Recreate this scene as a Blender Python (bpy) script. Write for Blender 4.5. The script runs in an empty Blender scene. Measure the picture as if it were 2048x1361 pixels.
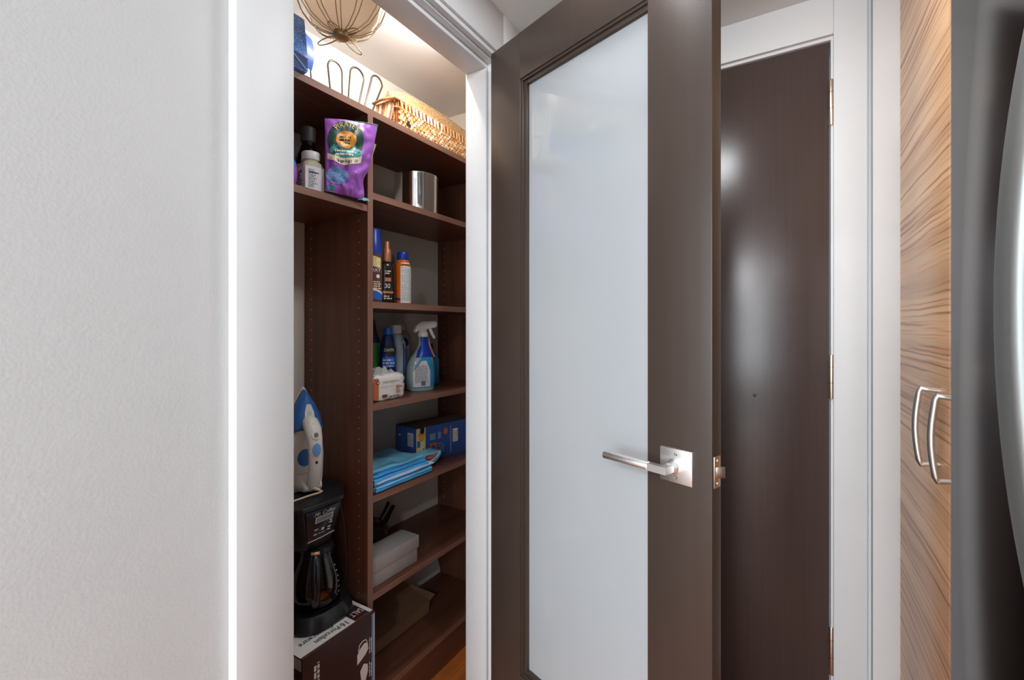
import bpy, bmesh, math, random
from mathutils import Vector, Matrix, noise
random.seed(7)
PI = math.pi
SC = bpy.context.scene
COL = SC.collection

# ------------------------------------------------------------------ camera
cam_d = bpy.data.cameras.new('camera')
cam = bpy.data.objects.new('camera', cam_d)
COL.objects.link(cam)
cam_d.sensor_fit = 'HORIZONTAL'
cam_d.sensor_width = 36.0
cam_d.lens = 917.0 / 2048.0 * 36.0
cam_d.shift_y = -25.5 / 2048.0
cam_d.clip_start = 0.02
cam.location = (0, 0, 1.2)
cam.rotation_euler = (PI / 2, 0, math.radians(31.2))
SC.camera = cam

# ------------------------------------------------------------------ world, light, exposure
world = bpy.data.worlds.new('world')
SC.world = world
world.use_nodes = True
bg = world.node_tree.nodes['Background']
bg.inputs[0].default_value = (0.86, 0.93, 1.0, 1)
bg.inputs[1].default_value = 1.0


def area(name, loc, rot, sx, sy, power, col=(1, 1, 1), parent=None):
    d = bpy.data.lights.new(name, 'AREA')
    d.shape = 'RECTANGLE'
    d.size, d.size_y = sx, sy
    d.energy = power
    d.color = col
    o = bpy.data.objects.new(name, d)
    COL.objects.link(o)
    o.location = loc
    o.rotation_euler = rot
    o.parent = parent
    return o


# daylight entering through the big kitchen window behind the camera
area('window_daylight', (-0.1, -4.05, 1.5), (PI / 2, 0, 0), 3.4, 1.9, 188, (0.88, 0.95, 1.0))

SC.view_settings.view_transform = 'Standard'
SC.view_settings.look = 'None'
SC.view_settings.gamma = 1.0
SC.view_settings.use_curve_mapping = False
SC.view_settings.exposure = 0.28
SC.cycles.max_bounces = 10
SC.cycles.diffuse_bounces = 6
SC.cycles.glossy_bounces = 4
SC.cycles.transmission_bounces = 8
SC.cycles.sample_clamp_indirect = 6.0
SC.cycles.caustics_reflective = False
SC.cycles.caustics_refractive = False


# ------------------------------------------------------------------ materials
def srgb(r, g, b):
    f = lambda c: (c / 255 / 12.92) if c / 255 <= 0.04045 else ((c / 255 + 0.055) / 1.055) ** 2.4
    return (f(r), f(g), f(b))


def M(name, col, rough=0.5, metal=0.0, var=0.0, scale=(8, 8, 8), bump=0.0, bscale=120.0, spec=0.5,
      coat=0.0, trans=0.0, ior=1.45, emit=0.0, col2=None, detail=4.0, aniso=0.0, translucent=0.0):
    m = bpy.data.materials.new(name)
    m.use_nodes = True
    nt = m.node_tree
    p = nt.nodes['Principled BSDF']
    p.inputs['Base Color'].default_value = (*col, 1)
    p.inputs['Roughness'].default_value = rough
    p.inputs['Metallic'].default_value = metal
    p.inputs['Specular IOR Level'].default_value = spec
    p.inputs['Coat Weight'].default_value = coat
    p.inputs['Coat Roughness'].default_value = 0.05
    p.inputs['Transmission Weight'].default_value = trans
    p.inputs['IOR'].default_value = ior
    p.inputs['Anisotropic'].default_value = aniso
    if emit:
        p.inputs['Emission Color'].default_value = (*col, 1)
        p.inputs['Emission Strength'].default_value = emit
    tc = nt.nodes.new('ShaderNodeTexCoord')
    if var or col2:
        mp = nt.nodes.new('ShaderNodeMapping')
        mp.inputs['Scale'].default_value = scale
        n = nt.nodes.new('ShaderNodeTexNoise')
        n.inputs['Scale'].default_value = 1.0
        n.inputs['Detail'].default_value = detail
        rp = nt.nodes.new('ShaderNodeValToRGB')
        rp.color_ramp.elements[0].position = 0.32
        rp.color_ramp.elements[1].position = 0.68
        a = col2 if col2 else tuple(max(0, c * (1 - var)) for c in col)
        b = col if col2 else tuple(min(1, c * (1 + var)) for c in col)
        rp.color_ramp.elements[0].color = (*a, 1)
        rp.color_ramp.elements[1].color = (*b, 1)
        nt.links.new(tc.outputs['Object'], mp.inputs[0])
        nt.links.new(mp.outputs[0], n.inputs['Vector'])
        nt.links.new(n.outputs['Fac'], rp.inputs[0])
        nt.links.new(rp.outputs[0], p.inputs['Base Color'])
    if bump:
        n2 = nt.nodes.new('ShaderNodeTexNoise')
        n2.inputs['Scale'].default_value = bscale
        n2.inputs['Detail'].default_value = 3.0
        bp = nt.nodes.new('ShaderNodeBump')
        bp.inputs['Strength'].default_value = bump
        bp.inputs['Distance'].default_value = 0.002
        nt.links.new(tc.outputs['Object'], n2.inputs['Vector'])
        nt.links.new(n2.outputs['Fac'], bp.inputs['Height'])
        nt.links.new(bp.outputs[0], p.inputs['Normal'])
    return m


def veneer():
    m = bpy.data.materials.new('figured_veneer')
    m.use_nodes = True
    nt = m.node_tree
    p = nt.nodes['Principled BSDF']
    p.inputs['Roughness'].default_value = 0.34
    tc = nt.nodes.new('ShaderNodeTexCoord')
    mp = nt.nodes.new('ShaderNodeMapping')
    mp.inputs['Scale'].default_value = (1, 1, 1)
    nt.links.new(tc.outputs['Object'], mp.inputs[0])
    # slow warp of the layers
    wn = nt.nodes.new('ShaderNodeTexNoise')
    wn.inputs['Scale'].default_value = 3.0
    wn.inputs['Detail'].default_value = 2.0
    nt.links.new(mp.outputs[0], wn.inputs['Vector'])
    sep = nt.nodes.new('ShaderNodeSeparateXYZ')
    nt.links.new(mp.outputs[0], sep.inputs[0])
    wm = nt.nodes.new('ShaderNodeMath'); wm.operation = 'MULTIPLY_ADD'
    wm.inputs[1].default_value = 0.02
    nt.links.new(wn.outputs['Fac'], wm.inputs[0])
    nt.links.new(sep.outputs['Z'], wm.inputs[2])
    com = nt.nodes.new('ShaderNodeCombineXYZ')
    ym = nt.nodes.new('ShaderNodeMath'); ym.operation = 'MULTIPLY'; ym.inputs[1].default_value = 0.012
    nt.links.new(sep.outputs['Y'], ym.inputs[0])
    nt.links.new(ym.outputs[0], com.inputs[1])
    nt.links.new(wm.outputs[0], com.inputs[2])
    # fine dark lines
    n1 = nt.nodes.new('ShaderNodeTexNoise'); n1.inputs['Scale'].default_value = 120; n1.inputs['Detail'].default_value = 3
    nt.links.new(com.outputs[0], n1.inputs['Vector'])
    r1 = nt.nodes.new('ShaderNodeValToRGB')
    e = r1.color_ramp.elements
    e[0].position = 0.36; e[0].color = (*srgb(186, 128, 88), 1)
    e[1].position = 0.47; e[1].color = (*srgb(252, 198, 146), 1)
    e2 = e.new(0.43); e2.color = (*srgb(232, 170, 118), 1)
    e3 = e.new(0.66); e3.color = (*srgb(255, 216, 170), 1)
    nt.links.new(n1.outputs['Fac'], r1.inputs[0])
    # broad grey-brown bands
    n2 = nt.nodes.new('ShaderNodeTexNoise'); n2.inputs['Scale'].default_value = 11; n2.inputs['Detail'].default_value = 2
    nt.links.new(com.outputs[0], n2.inputs['Vector'])
    r2 = nt.nodes.new('ShaderNodeValToRGB')
    r2.color_ramp.elements[0].position = 0.38; r2.color_ramp.elements[0].color = (0.74, 0.68, 0.66, 1)
    r2.color_ramp.elements[1].position = 0.58; r2.color_ramp.elements[1].color = (1, 1, 1, 1)
    nt.links.new(n2.outputs['Fac'], r2.inputs[0])
    mx = nt.nodes.new('ShaderNodeMix'); mx.data_type = 'RGBA'; mx.blend_type = 'MULTIPLY'
    mx.inputs['Factor'].default_value = 1.0
    nt.links.new(r1.outputs[0], mx.inputs['A'])
    nt.links.new(r2.outputs[0], mx.inputs['B'])
    nt.links.new(mx.outputs['Result'], p.inputs['Base Color'])
    return m


def glitter():
    m = bpy.data.materials.new('blue_glitter')
    m.use_nodes = True
    nt = m.node_tree
    p = nt.nodes['Principled BSDF']
    p.inputs['Roughness'].default_value = 0.35
    tc = nt.nodes.new('ShaderNodeTexCoord')
    v = nt.nodes.new('ShaderNodeTexNoise'); v.inputs['Scale'].default_value = 420; v.inputs['Detail'].default_value = 1
    r = nt.nodes.new('ShaderNodeValToRGB')
    e = r.color_ramp.elements
    e[0].position = 0.4; e[0].color = (*srgb(44, 116, 214), 1)
    e[1].position = 0.7; e[1].color = (*srgb(200, 228, 250), 1)
    k = e.new(0.56); k.color = (*srgb(86, 152, 232), 1)
    nt.links.new(tc.outputs['Object'], v.inputs['Vector'])
    nt.links.new(v.outputs['Fac'], r.inputs[0])
    nt.links.new(r.outputs[0], p.inputs['Base Color'])
    return m


def frosted():
    m = bpy.data.materials.new('white_laminated_glass')
    m.use_nodes = True
    nt = m.node_tree
    p = nt.nodes['Principled BSDF']
    p.inputs['Base Color'].default_value = (0.425, 0.45, 0.47, 1)
    p.inputs['Roughness'].default_value = 0.0
    p.inputs['IOR'].default_value = 1.85
    t = nt.nodes.new('ShaderNodeBsdfTranslucent')
    t.inputs[0].default_value = (0.8, 0.84, 0.86, 1)
    mx = nt.nodes.new('ShaderNodeMixShader')
    mx.inputs[0].default_value = 0.12
    out = nt.nodes['Material Output']
    nt.links.new(p.outputs[0], mx.inputs[1])
    nt.links.new(t.outputs[0], mx.inputs[2])
    nt.links.new(mx.outputs[0], out.inputs[0])
    return m


MT = {
    'wall': M('wall_paint', (0.57, 0.575, 0.575), 0.6, bump=0.24, bscale=230, var=0.01),
    'wall_closet': M('closet_wall_paint', (0.88, 0.81, 0.72), 0.7, bump=0.1, bscale=230, var=0.01),
    'ceil': M('ceiling_paint', (0.72, 0.725, 0.725), 0.7, var=0.01),
    'trim': M('white_trim_enamel', (0.66, 0.665, 0.67), 0.46, var=0.01),
    'shelf': M('espresso_laminate', srgb(104, 64, 48), 0.33, var=0.22, scale=(40, 3, 40), bump=0.05, bscale=300),
    'shelf_v': M('espresso_laminate_upright', srgb(104, 64, 48), 0.36, var=0.22, scale=(40, 40, 3), bump=0.05, bscale=300),
    'edge': M('espresso_lit_edge', srgb(136, 98, 82), 0.42, var=0.16, scale=(30, 3, 60)),  # paler than the laminate: light on the front edges put into the colour
    'edge_v': M('espresso_lit_edge_upright', srgb(136, 98, 82), 0.42, var=0.16, scale=(30, 60, 3)),  # the same painted-in light for upright front edges
    'door': M('dark_brown_door_enamel', srgb(62, 51, 45), 0.36, var=0.06, scale=(60, 60, 2), bump=0.06, bscale=160),
    'door2': M('dark_brown_entry_enamel', srgb(70, 58, 55), 0.23, var=0.06, scale=(90, 90, 2), bump=0.05, bscale=180),
    'glass': frosted(),
    'nickel': M('satin_nickel', (0.90, 0.89, 0.87), 0.36, 1.0, var=0.02),
    'brass': M('warm_nickel', (0.78, 0.62, 0.48), 0.3, 1.0, var=0.03),
    'steel': M('polished_steel', (0.85, 0.83, 0.80), 0.06, 1.0, var=0.01),
    'fridge': M('dark_brushed_steel', (0.20, 0.20, 0.205), 0.16, 1.0, var=0.03, scale=(4, 4, 300), spec=0.5),
    'fridge_h': M('handle_steel', (0.42, 0.44, 0.43), 0.5, 1.0, var=0.02),
    'fridge_b': M('fridge_case_grey', (0.10, 0.10, 0.105), 0.5, var=0.04),
    'veneer': veneer(),
    'carcass': M('cabinet_carcass', srgb(120, 82, 52), 0.6, var=0.1),
    'floor': M('orange_oak', srgb(176, 98, 44), 0.3, var=0.3, scale=(30, 3, 30)),
    'floor_b': M('floor_substrate', srgb(110, 60, 30), 0.5, var=0.2),
    'tile': M('pale_bounce_tile', (0.66, 0.65, 0.63), 0.4, var=0.05),
    'white': M('white_plastic', (0.80, 0.79, 0.77), 0.35, var=0.02),
    'cream': M('cream_plastic', (0.74, 0.70, 0.64), 0.35, var=0.02),
    'tan_cord': M('tan_cord', srgb(214, 190, 168), 0.5, var=0.03),
    'black': M('black_plastic', (0.012, 0.012, 0.013), 0.3, var=0.1),
    'black_g': M('gloss_black', (0.008, 0.009, 0.012), 0.12, var=0.1),
    'navy': M('navy_panel', (0.013, 0.017, 0.026), 0.22, var=0.1),
    'lcd': M('grey_lcd', srgb(120, 136, 140), 0.2, var=0.03),
    'silver': M('silver_print', (0.62, 0.62, 0.62), 0.4, var=0.02),
    'ink': M('black_ink', (0.02, 0.018, 0.02), 0.6, var=0.1),
    'ink_g': M('grey_ink', (0.16, 0.16, 0.17), 0.6, var=0.1),
    'paper': M('white_paper', (0.78, 0.75, 0.72), 0.55, var=0.03),
    'paper_l': M('lilac_white_label', (0.74, 0.71, 0.75), 0.45, var=0.03),
    'blue_cap': M('royal_blue_plastic', srgb(28, 62, 168), 0.3, var=0.05),
    'blue_mid': M('mid_blue_print', srgb(44, 104, 196), 0.35, var=0.06),
    'blue_iron': M('iron_blue', srgb(58, 112, 180), 0.28, var=0.05),
    'blue_lt': M('light_blue_button', srgb(108, 156, 216), 0.25, var=0.05),
    'blue_dk': M('deep_blue_print', srgb(24, 42, 104), 0.35, var=0.08),
    'box_blue': M('carton_blue', srgb(52, 82, 146), 0.5, var=0.12, scale=(20, 20, 20)),
    'box_top': M('carton_brown_top', srgb(92, 76, 66), 0.7, var=0.12),
    'cyan': M('cyan_liquid_label', srgb(58, 152, 206), 0.3, var=0.08),
    'orange': M('orange_can', srgb(226, 104, 24), 0.3, var=0.06),
    'coppery': M('copper_cap', srgb(196, 128, 92), 0.35, 0.3, var=0.05),
    'brown_b': M('brown_bottle', srgb(40, 26, 20), 0.15, var=0.1),
    'brown_l': M('brown_label', srgb(92, 58, 48), 0.35, var=0.15),
    'yellow': M('pale_yellow_print', srgb(226, 206, 140), 0.45, var=0.12, scale=(120, 120, 120)),
    'gold': M('label_orange', srgb(232, 156, 58), 0.45, var=0.2, scale=(100, 100, 100)),
    'purple': M('purple_foil', srgb(160, 92, 188), 0.26, var=0.05, scale=(18, 18, 18), bump=0.25, bscale=55),
    'purple_d': M('dark_purple_print', srgb(74, 44, 118), 0.35, var=0.1),
    'teal': M('teal_print', srgb(70, 150, 150), 0.4, var=0.2, scale=(150, 150, 150)),
    'green_dk': M('dark_green_print', srgb(26, 62, 52), 0.4, var=0.2, scale=(100, 100, 100)),
    'speckle': M('speckled_blue_print', srgb(150, 178, 222), 0.4, col2=srgb(84, 122, 184), scale=(260, 260, 260)),
    'olive': M('olive_print', srgb(158, 152, 104), 0.5, var=0.15, scale=(90, 90, 90)),
    'green': M('green_plastic', srgb(62, 160, 78), 0.3, var=0.08),
    'grey_b': M('pale_grey_bottle', srgb(178, 188, 196), 0.28, var=0.03),
    'liquid': M('greenish_clear_plastic', srgb(160, 176, 168), 0.15, var=0.05),
    'peach': M('peach_print', srgb(224, 138, 112), 0.4, var=0.1),
    'wipes': M('wipes_film', (0.80, 0.75, 0.71), 0.3, var=0.05, scale=(30, 30, 30), bump=0.5, bscale=60),
    'wipes_o': M('wipes_orange_print', srgb(192, 104, 58), 0.35, var=0.1),
    'film': M('clear_crumpled_film', (0.82, 0.82, 0.80), 0.2, trans=0.35, ior=1.2, bump=0.5, bscale=90),
    'cloth': M('sky_blue_vinyl', srgb(128, 204, 236), 0.33, var=0.10, scale=(14, 14, 14), bump=0.15, bscale=40),
    'cloth2': M('bright_blue_vinyl', srgb(80, 172, 232), 0.3, var=0.12, scale=(14, 14, 14), bump=0.15, bscale=40),
    'cloth_w': M('vinyl_backing', srgb(206, 214, 232), 0.5, var=0.05),
    'shoebox': M('grey_carton', srgb(168, 162, 158), 0.55, var=0.03, scale=(60, 60, 60)),
    'dkbag': M('dark_plastic_bag', srgb(52, 46, 44), 0.16, var=0.3, scale=(14, 14, 14), bump=0.6, bscale=40),
    'brownbag': M('brown_paper', srgb(136, 104, 78), 0.55, var=0.12, scale=(20, 20, 20)),
    'dinner': M('carton_dark_brown', srgb(58, 36, 34), 0.4, var=0.10, scale=(10, 10, 10)),
    'dinner_r': M('carton_red_brown', srgb(96, 58, 46), 0.45, var=0.1),
    'periwinkle': M('periwinkle_edge', srgb(124, 140, 178), 0.4, var=0.06),
    'wicker': M('woven_splint', srgb(232, 178, 118), 0.55, var=0.2, scale=(70, 70, 70)),
    'wicker_l': M('pale_splint', srgb(246, 226, 198), 0.5, var=0.08, scale=(50, 50, 50)),
    'wicker_d': M('deep_splint', srgb(168, 104, 62), 0.6, var=0.2, scale=(70, 70, 70)),
    'straw': M('fine_straw', srgb(250, 216, 166), 0.6, col2=srgb(196, 140, 88), scale=(190, 190, 190), bump=0.5, bscale=190, detail=1.0),
    'wire': M('dark_wire', srgb(92, 84, 76), 0.35, 0.8, var=0.05),
    'wire_g': M('antique_gold_wire', srgb(176, 152, 108), 0.35, 0.8, var=0.08),
    'bulb': M('lit_bulb', (1.0, 0.90, 0.78), 0.5, emit=30.0),
    'lampdisc': M('downlight_lens', (1.0, 0.97, 0.93), 0.5, emit=5.0),
    'globe': M('lit_globe', (0.95, 0.965, 1.0), 0.5, emit=46.0),
    'linlens': M('linear_diffuser', (1.0, 0.975, 0.94), 0.5, emit=12.5),
    'coffee_glass': M('smoky_carafe_glass', (0.55, 0.42, 0.33), 0.02, trans=0.92, ior=1.3),
    'pin': M('steel_pin_sleeve', srgb(222, 186, 160), 0.35, 0.3, var=0.05),
    'syrup': M('dark_syrup_glass', srgb(26, 14, 12), 0.08, var=0.1),
    'cap_dk': M('charcoal_cap', srgb(58, 54, 52), 0.5, var=0.1, bump=0.3, bscale=300),
    'glassclear': M('window_glass', (1, 1, 1), 0.0, trans=1.0, ior=1.02),
    'spice': M('pale_spice', srgb(206, 198, 172), 0.6, col2=srgb(170, 158, 128), scale=(220, 220, 220)),
}
cg = bpy.data.materials.new('smoky_thin_glass')
cg.use_nodes = True
_n = cg.node_tree
_t = _n.nodes.new('ShaderNodeBsdfTransparent'); _t.inputs[0].default_value = (0.62, 0.50, 0.42, 1)
_g = _n.nodes.new('ShaderNodeBsdfGlossy'); _g.inputs['Roughness'].default_value = 0.04
_f = _n.nodes.new('ShaderNodeFresnel'); _f.inputs[0].default_value = 1.55
_x = _n.nodes.new('ShaderNodeMixShader')
_n.links.new(_f.outputs[0], _x.inputs[0]); _n.links.new(_t.outputs[0], _x.inputs[1]); _n.links.new(_g.outputs[0], _x.inputs[2])
_n.links.new(_x.outputs[0], _n.nodes['Material Output'].inputs[0])
MT['coffee_glass'] = cg
_p = MT['fridge'].node_tree.nodes['Principled BSDF']
_p.inputs['Specular Tint'].default_value = (0.62, 0.61, 0.61, 1)   # dark-tinted steel keeps its tone at grazing angles
MT['fridge_h'].node_tree.nodes['Principled BSDF'].inputs['Specular Tint'].default_value = (0.6, 0.6, 0.6, 1)
shade = bpy.data.materials.new('peach_lamp_shade')
shade.use_nodes = True
_nt = shade.node_tree
_tr = _nt.nodes.new('ShaderNodeBsdfTranslucent'); _tr.inputs[0].default_value = (0.95, 0.78, 0.60, 1)
_df = _nt.nodes.new('ShaderNodeBsdfDiffuse'); _df.inputs[0].default_value = (0.92, 0.80, 0.66, 1)
_ms = _nt.nodes.new('ShaderNodeMixShader'); _ms.inputs[0].default_value = 0.5
_nt.links.new(_df.outputs[0], _ms.inputs[1]); _nt.links.new(_tr.outputs[0], _ms.inputs[2])
_nt.links.new(_ms.outputs[0], _nt.nodes['Material Output'].inputs[0])
MT['shade'] = shade


# ------------------------------------------------------------------ mesh helpers
class B:
    def __init__(s):
        s.v, s.f = [], []

    def add(s, vs, fs):
        o = len(s.v)
        s.v += [tuple(p) for p in vs]
        s.f += [tuple(i + o for i in f) for f in fs]
        return s

    def box(s, x0, x1, y0, y1, z0, z1):
        vs = [(x, y, z) for x in (x0, x1) for y in (y0, y1) for z in (z0, z1)]
        return s.add(vs, [(0, 1, 3, 2), (4, 6, 7, 5), (0, 4, 5, 1), (2, 3, 7, 6), (0, 2, 6, 4), (1, 5, 7, 3)])

    def prism(s, pts, h0, h1, plane='xy'):
        n = len(pts)
        mp = {'xy': lambda a, b, h: (a, b, h), 'yz': lambda a, b, h: (h, a, b), 'xz': lambda a, b, h: (a, h, b)}[plane]
        vs = [mp(a, b, h0) for a, b in pts] + [mp(a, b, h1) for a, b in pts]
        fs = [tuple(range(n)), tuple(range(2 * n - 1, n - 1, -1))]
        fs += [(i, (i + 1) % n, n + (i + 1) % n, n + i) for i in range(n)]
        return s.add(vs, fs)

    def loft(s, rings, caps=True, closed=False):
        n = len(rings[0]); k = len(rings)
        vs = [p for r in rings for p in r]
        fs = []
        for j in range(k if closed else k - 1):
            a, b = j * n, ((j + 1) % k) * n
            fs += [(a + i, a + (i + 1) % n, b + (i + 1) % n, b + i) for i in range(n)]
        if caps and not closed:
            fs += [tuple(range(n)), tuple(range((k - 1) * n, k * n))]
        return s.add(vs, fs)

    def lathe(s, prof, n=28, sx=1.0, sy=1.0, rot=0.0, c=(0, 0, 0), caps=True):
        rings = []
        cr, sr = math.cos(rot), math.sin(rot)
        for r, z in prof:
            ring = []
            for i in range(n):
                a = 2 * PI * i / n
                x, y = r * sx * math.cos(a), r * sy * math.sin(a)
                ring.append((c[0] + x * cr - y * sr, c[1] + x * sr + y * cr, c[2] + z))
            rings.append(ring)
        return s.loft(rings, caps)

    def tube(s, path, r, n=8, closed=False, flat=1.0):
        P = [Vector(p) for p in path]
        k = len(P)
        rings = []
        up = Vector((0.13, 0.37, 0.92)).normalized()
        for i in range(k):
            if closed:
                t = P[(i + 1) % k] - P[i - 1]
            else:
                t = P[min(i + 1, k - 1)] - P[max(i - 1, 0)]
            t.normalize()
            u = up - t * up.dot(t)
            if u.length < 1e-3:
                u = Vector((1, 0, 0)) - t * t.x
            u.normalize()
            up = u
            w = t.cross(u)
            rr = r[i] if isinstance(r, (list, tuple)) else r
            rings.append([P[i] + u * rr * math.cos(2 * PI * j / n) + w * rr * flat * math.sin(2 * PI * j / n) for j in range(n)])
        return s.loft(rings, True, closed)

    def grid(s, fn, nu, nv, thick=None):
        vs = [fn(i / nu, j / nv) for j in range(nv + 1) for i in range(nu + 1)]
        fs = [(j * (nu + 1) + i, j * (nu + 1) + i + 1, (j + 1) * (nu + 1) + i + 1, (j + 1) * (nu + 1) + i)
              for j in range(nv) for i in range(nu)]
        return s.add(vs, fs)

    def mesh(s, name, m, bevel=0.0, smooth=True, seg=2, angle=40):
        me = bpy.data.meshes.new(name)
        me.from_pydata(s.v, [], s.f)
        bm = bmesh.new(); bm.from_mesh(me)
        bmesh.ops.recalc_face_normals(bm, faces=bm.faces)
        if bevel:
            es = [e for e in bm.edges if len(e.link_faces) == 2 and e.calc_face_angle(0) > 0.6]
            bmesh.ops.bevel(bm, geom=es, offset=bevel, segments=seg, profile=0.5, affect='EDGES', clamp_overlap=True)
        bm.to_mesh(me); bm.free()
        if smooth:
            me.polygons.foreach_set('use_smooth', [True] * len(me.polygons))
            me.set_sharp_from_angle(angle=math.radians(angle))
        me.materials.append(MT[m] if isinstance(m, str) else m)
        return me

    def build(s, name, m, parent=None, loc=(0, 0, 0), rotz=0.0, **k):
        o = bpy.data.objects.new(name, s.mesh(name, m, **k))
        COL.objects.link(o)
        o.parent = parent
        o.location = loc
        o.rotation_euler = (0, 0, rotz)
        return o


def tag(o, label=None, cat=None, group=None, kind=None):
    if label: o['label'] = label
    if cat: o['category'] = cat
    if group: o['group'] = group
    if kind: o['kind'] = kind
    return o


def thing(name, label, cat, loc=(0, 0, 0), rotz=0.0, group=None, kind=None):
    o = bpy.data.objects.new(name, None)
    o.empty_display_size = 0.05
    COL.objects.link(o)
    # a thing that stands on a shelf sits a hair above it
    o.location = (loc[0], loc[1], loc[2] + (0.0007 if 0.05 < loc[2] < 1.9 and not kind else 0))
    o.rotation_euler = (0, 0, rotz)
    return tag(o, label, cat, group, kind)


def struct(name, b, m, label, cat=None, **k):
    o = b.build(name, m, **k)
    return tag(o, label, cat, kind='structure')


def box1(x0, x1, y0, y1, z0, z1):
    return B().box(x0, x1, y0, y1, z0, z1)


# text as mesh, bent over any surface by fn(x, y, off) -> local point
def text_mesh(body, size, shear=0.0, sp=1.0):
    cu = bpy.data.curves.new('t', 'FONT')
    cu.body = body
    cu.size = size
    cu.align_x = 'CENTER'
    cu.align_y = 'CENTER'
    cu.shear = shear
    cu.space_character = sp
    cu.resolution_u = 3
    o = bpy.data.objects.new('t', cu)
    COL.objects.link(o)
    dg = bpy.context.evaluated_depsgraph_get()
    me = bpy.data.meshes.new_from_object(o.evaluated_get(dg))
    vs = [v.co.copy() for v in me.vertices]
    fs = [tuple(p.vertices) for p in me.polygons]
    bpy.data.objects.remove(o); bpy.data.curves.remove(cu); bpy.data.meshes.remove(me)
    return vs, fs


def text(body, size, m, parent, fn, name='lettering', shear=0.0, sx=1.0, sp=1.0, off=0.0009):
    vs, fs = text_mesh(body, size, shear, sp)
    b = B()
    b.add([fn(v.x * sx, v.y, off) for v in vs], fs)
    return b.build(name, m, parent, smooth=False)


def plane_fn(o, r, u):
    o, r, u = Vector(o), Vector(r), Vector(u)
    n = r.cross(u)
    return lambda x, y, off=0.0: o + r * x + u * y + n * off


def rect(fn, x0, x1, y0, y1, off=0.0005, nu=1, nv=1, b=None):
    b = b or B()
    return b.grid(lambda a, c: fn(x0 + (x1 - x0) * a, y0 + (y1 - y0) * c, off), nu, nv)


def scribble(fn, x0, x1, y0, y1, rows, off=0.0007, wmin=0.5, gap=0.5, seed=1):
    """short printed strokes standing in for fine print too small to read"""
    rnd = random.Random(seed)
    b = B()
    h = (y1 - y0) / rows
    for i in range(rows):
        y = y1 - h * (i + 1)
        x = x0
        end = x0 + (x1 - x0) * (wmin + (1 - wmin) * rnd.random())
        while x < end:
            w = h * (0.6 + 1.6 * rnd.random())
            rect(fn, x, min(x + w, end), y, y + h * gap, off, b=b)
            x += w + h * 0.35
    return b


def lathe_fn(prof, sx=1.0, sy=1.0, rot=0.0, ac=0.0, c=(0, 0)):
    """surface of a lathe: x runs round it from angle ac, y is height"""
    def fn(x, y, off=0.0):
        r = prof[0][0]
        for (r0, z0), (r1, z1) in zip(prof, prof[1:]):
            if z0 <= y <= z1 and z1 > z0:
                r = r0 + (r1 - r0) * (y - z0) / (z1 - z0)
        R = max(p[0] for p in prof)
        a = ac - rot + x / R
        px, py = (r * sx + off) * math.cos(a), (r * sy + off) * math.sin(a)
        return (c[0] + px * math.cos(rot) - py * math.sin(rot), c[1] + px * math.sin(rot) + py * math.cos(rot), y)
    return fn


# ------------------------------------------------------------------ the setting
H_C = 2.16
XW = -0.775          # room face of the closet wall
XI = -0.875          # closet face of that wall
# closet wall with its doorway (Y 0.485..1.18, head 2.02)
w = B()
w.box(XI, XW, -0.9, 0.480, 0, H_C)
w.box(XI, XW, 1.185, 1.62, 0, H_C)
w.box(XI, XW, 0.480, 1.185, 2.025, H_C)
struct('wall_left', w, 'wall', 'white textured wall at left, with the closet doorway')
# closet shell
struct('wall_closet_back', box1(-1.42, -1.336, 0.36, 1.72, 0, H_C), 'wall_closet', 'back wall of the closet behind the shelves')
struct('wall_closet_near', box1(-1.336, XI, 0.36, 0.42, 0, H_C), 'wall_closet', 'near side wall of the closet, behind the left casing')
struct('wall_closet_far', box1(-1.336, XI, 1.645, 1.72, 0, H_C), 'wall_closet', 'far side wall of the closet beside the wicker basket')
# end wall with its door opening
w = B()
w.box(XI, -0.66, 1.62, 1.72, 0, H_C)
w.box(0.106, 0.95, 1.62, 1.72, 0, H_C)
w.box(-0.66, 0.106, 1.62, 1.72, 2.037, H_C)
struct('wall_end', w, 'trim', 'white end wall of the passage around the dark door')
struct('wall_pilaster', box1(0.1945, 0.2714, 1.58, 1.62, 0, H_C), 'trim', 'white wall strip between the dark door casing and the wood cabinet')
struct('wall_right', box1(0.95, 1.05, -0.9, 1.72, 0, 2.6), 'wall', 'white wall behind the cabinet and refrigerator')
# ceilings
struct('ceiling', box1(-1.42, 0.95, -0.9, 1.72, H_C, H_C + 0.1), 'ceil', 'low white ceiling over passage and closet')
struct('ceiling_kitchen', box1(-3.4, 3.2, -4.3, -0.9, 2.6, 2.7), 'ceil', 'white kitchen ceiling behind the camera')
# kitchen behind the camera
struct('wall_kitchen_left', box1(-3.4, -3.3, -4.3, -0.9, 0, 2.6), 'wall', 'left kitchen wall behind the camera')
struct('wall_kitchen_right', box1(3.1, 3.2, -4.3, -0.9, 0, 2.6), 'wall', 'right kitchen wall behind the camera')
w = B()
w.box(-3.4, XW, -0.9, -0.82, 0, 2.6)
w.box(1.05, 3.2, -0.9, -0.82, 0, 2.6)
w.box(XW, 1.05, -0.9, -0.82, H_C, 2.6)
struct('wall_kitchen_front', w, 'wall', 'kitchen wall on both sides of the passage opening')
w = B()
w.box(-3.4, -1.9, -4.3, -4.2, 0, 2.6)
w.box(1.7, 3.2, -4.3, -4.2, 0, 2.6)
w.box(-1.9, 1.7, -4.3, -4.2, 0, 0.5)
w.box(-1.9, 1.7, -4.3, -4.2, 2.5, 2.6)
struct('wall_kitchen_back', w, 'wall', 'kitchen wall with the large window behind the camera')
win = thing('window_1', 'large kitchen window behind the camera', None, (-0.1, -4.25, 0.5), kind='structure')
fr = B()
for x in (-1.8, -0.6, 0.6, 1.75):
    fr.box(x, x + 0.05, -0.03, 0.03, 0, 2.0)
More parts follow.
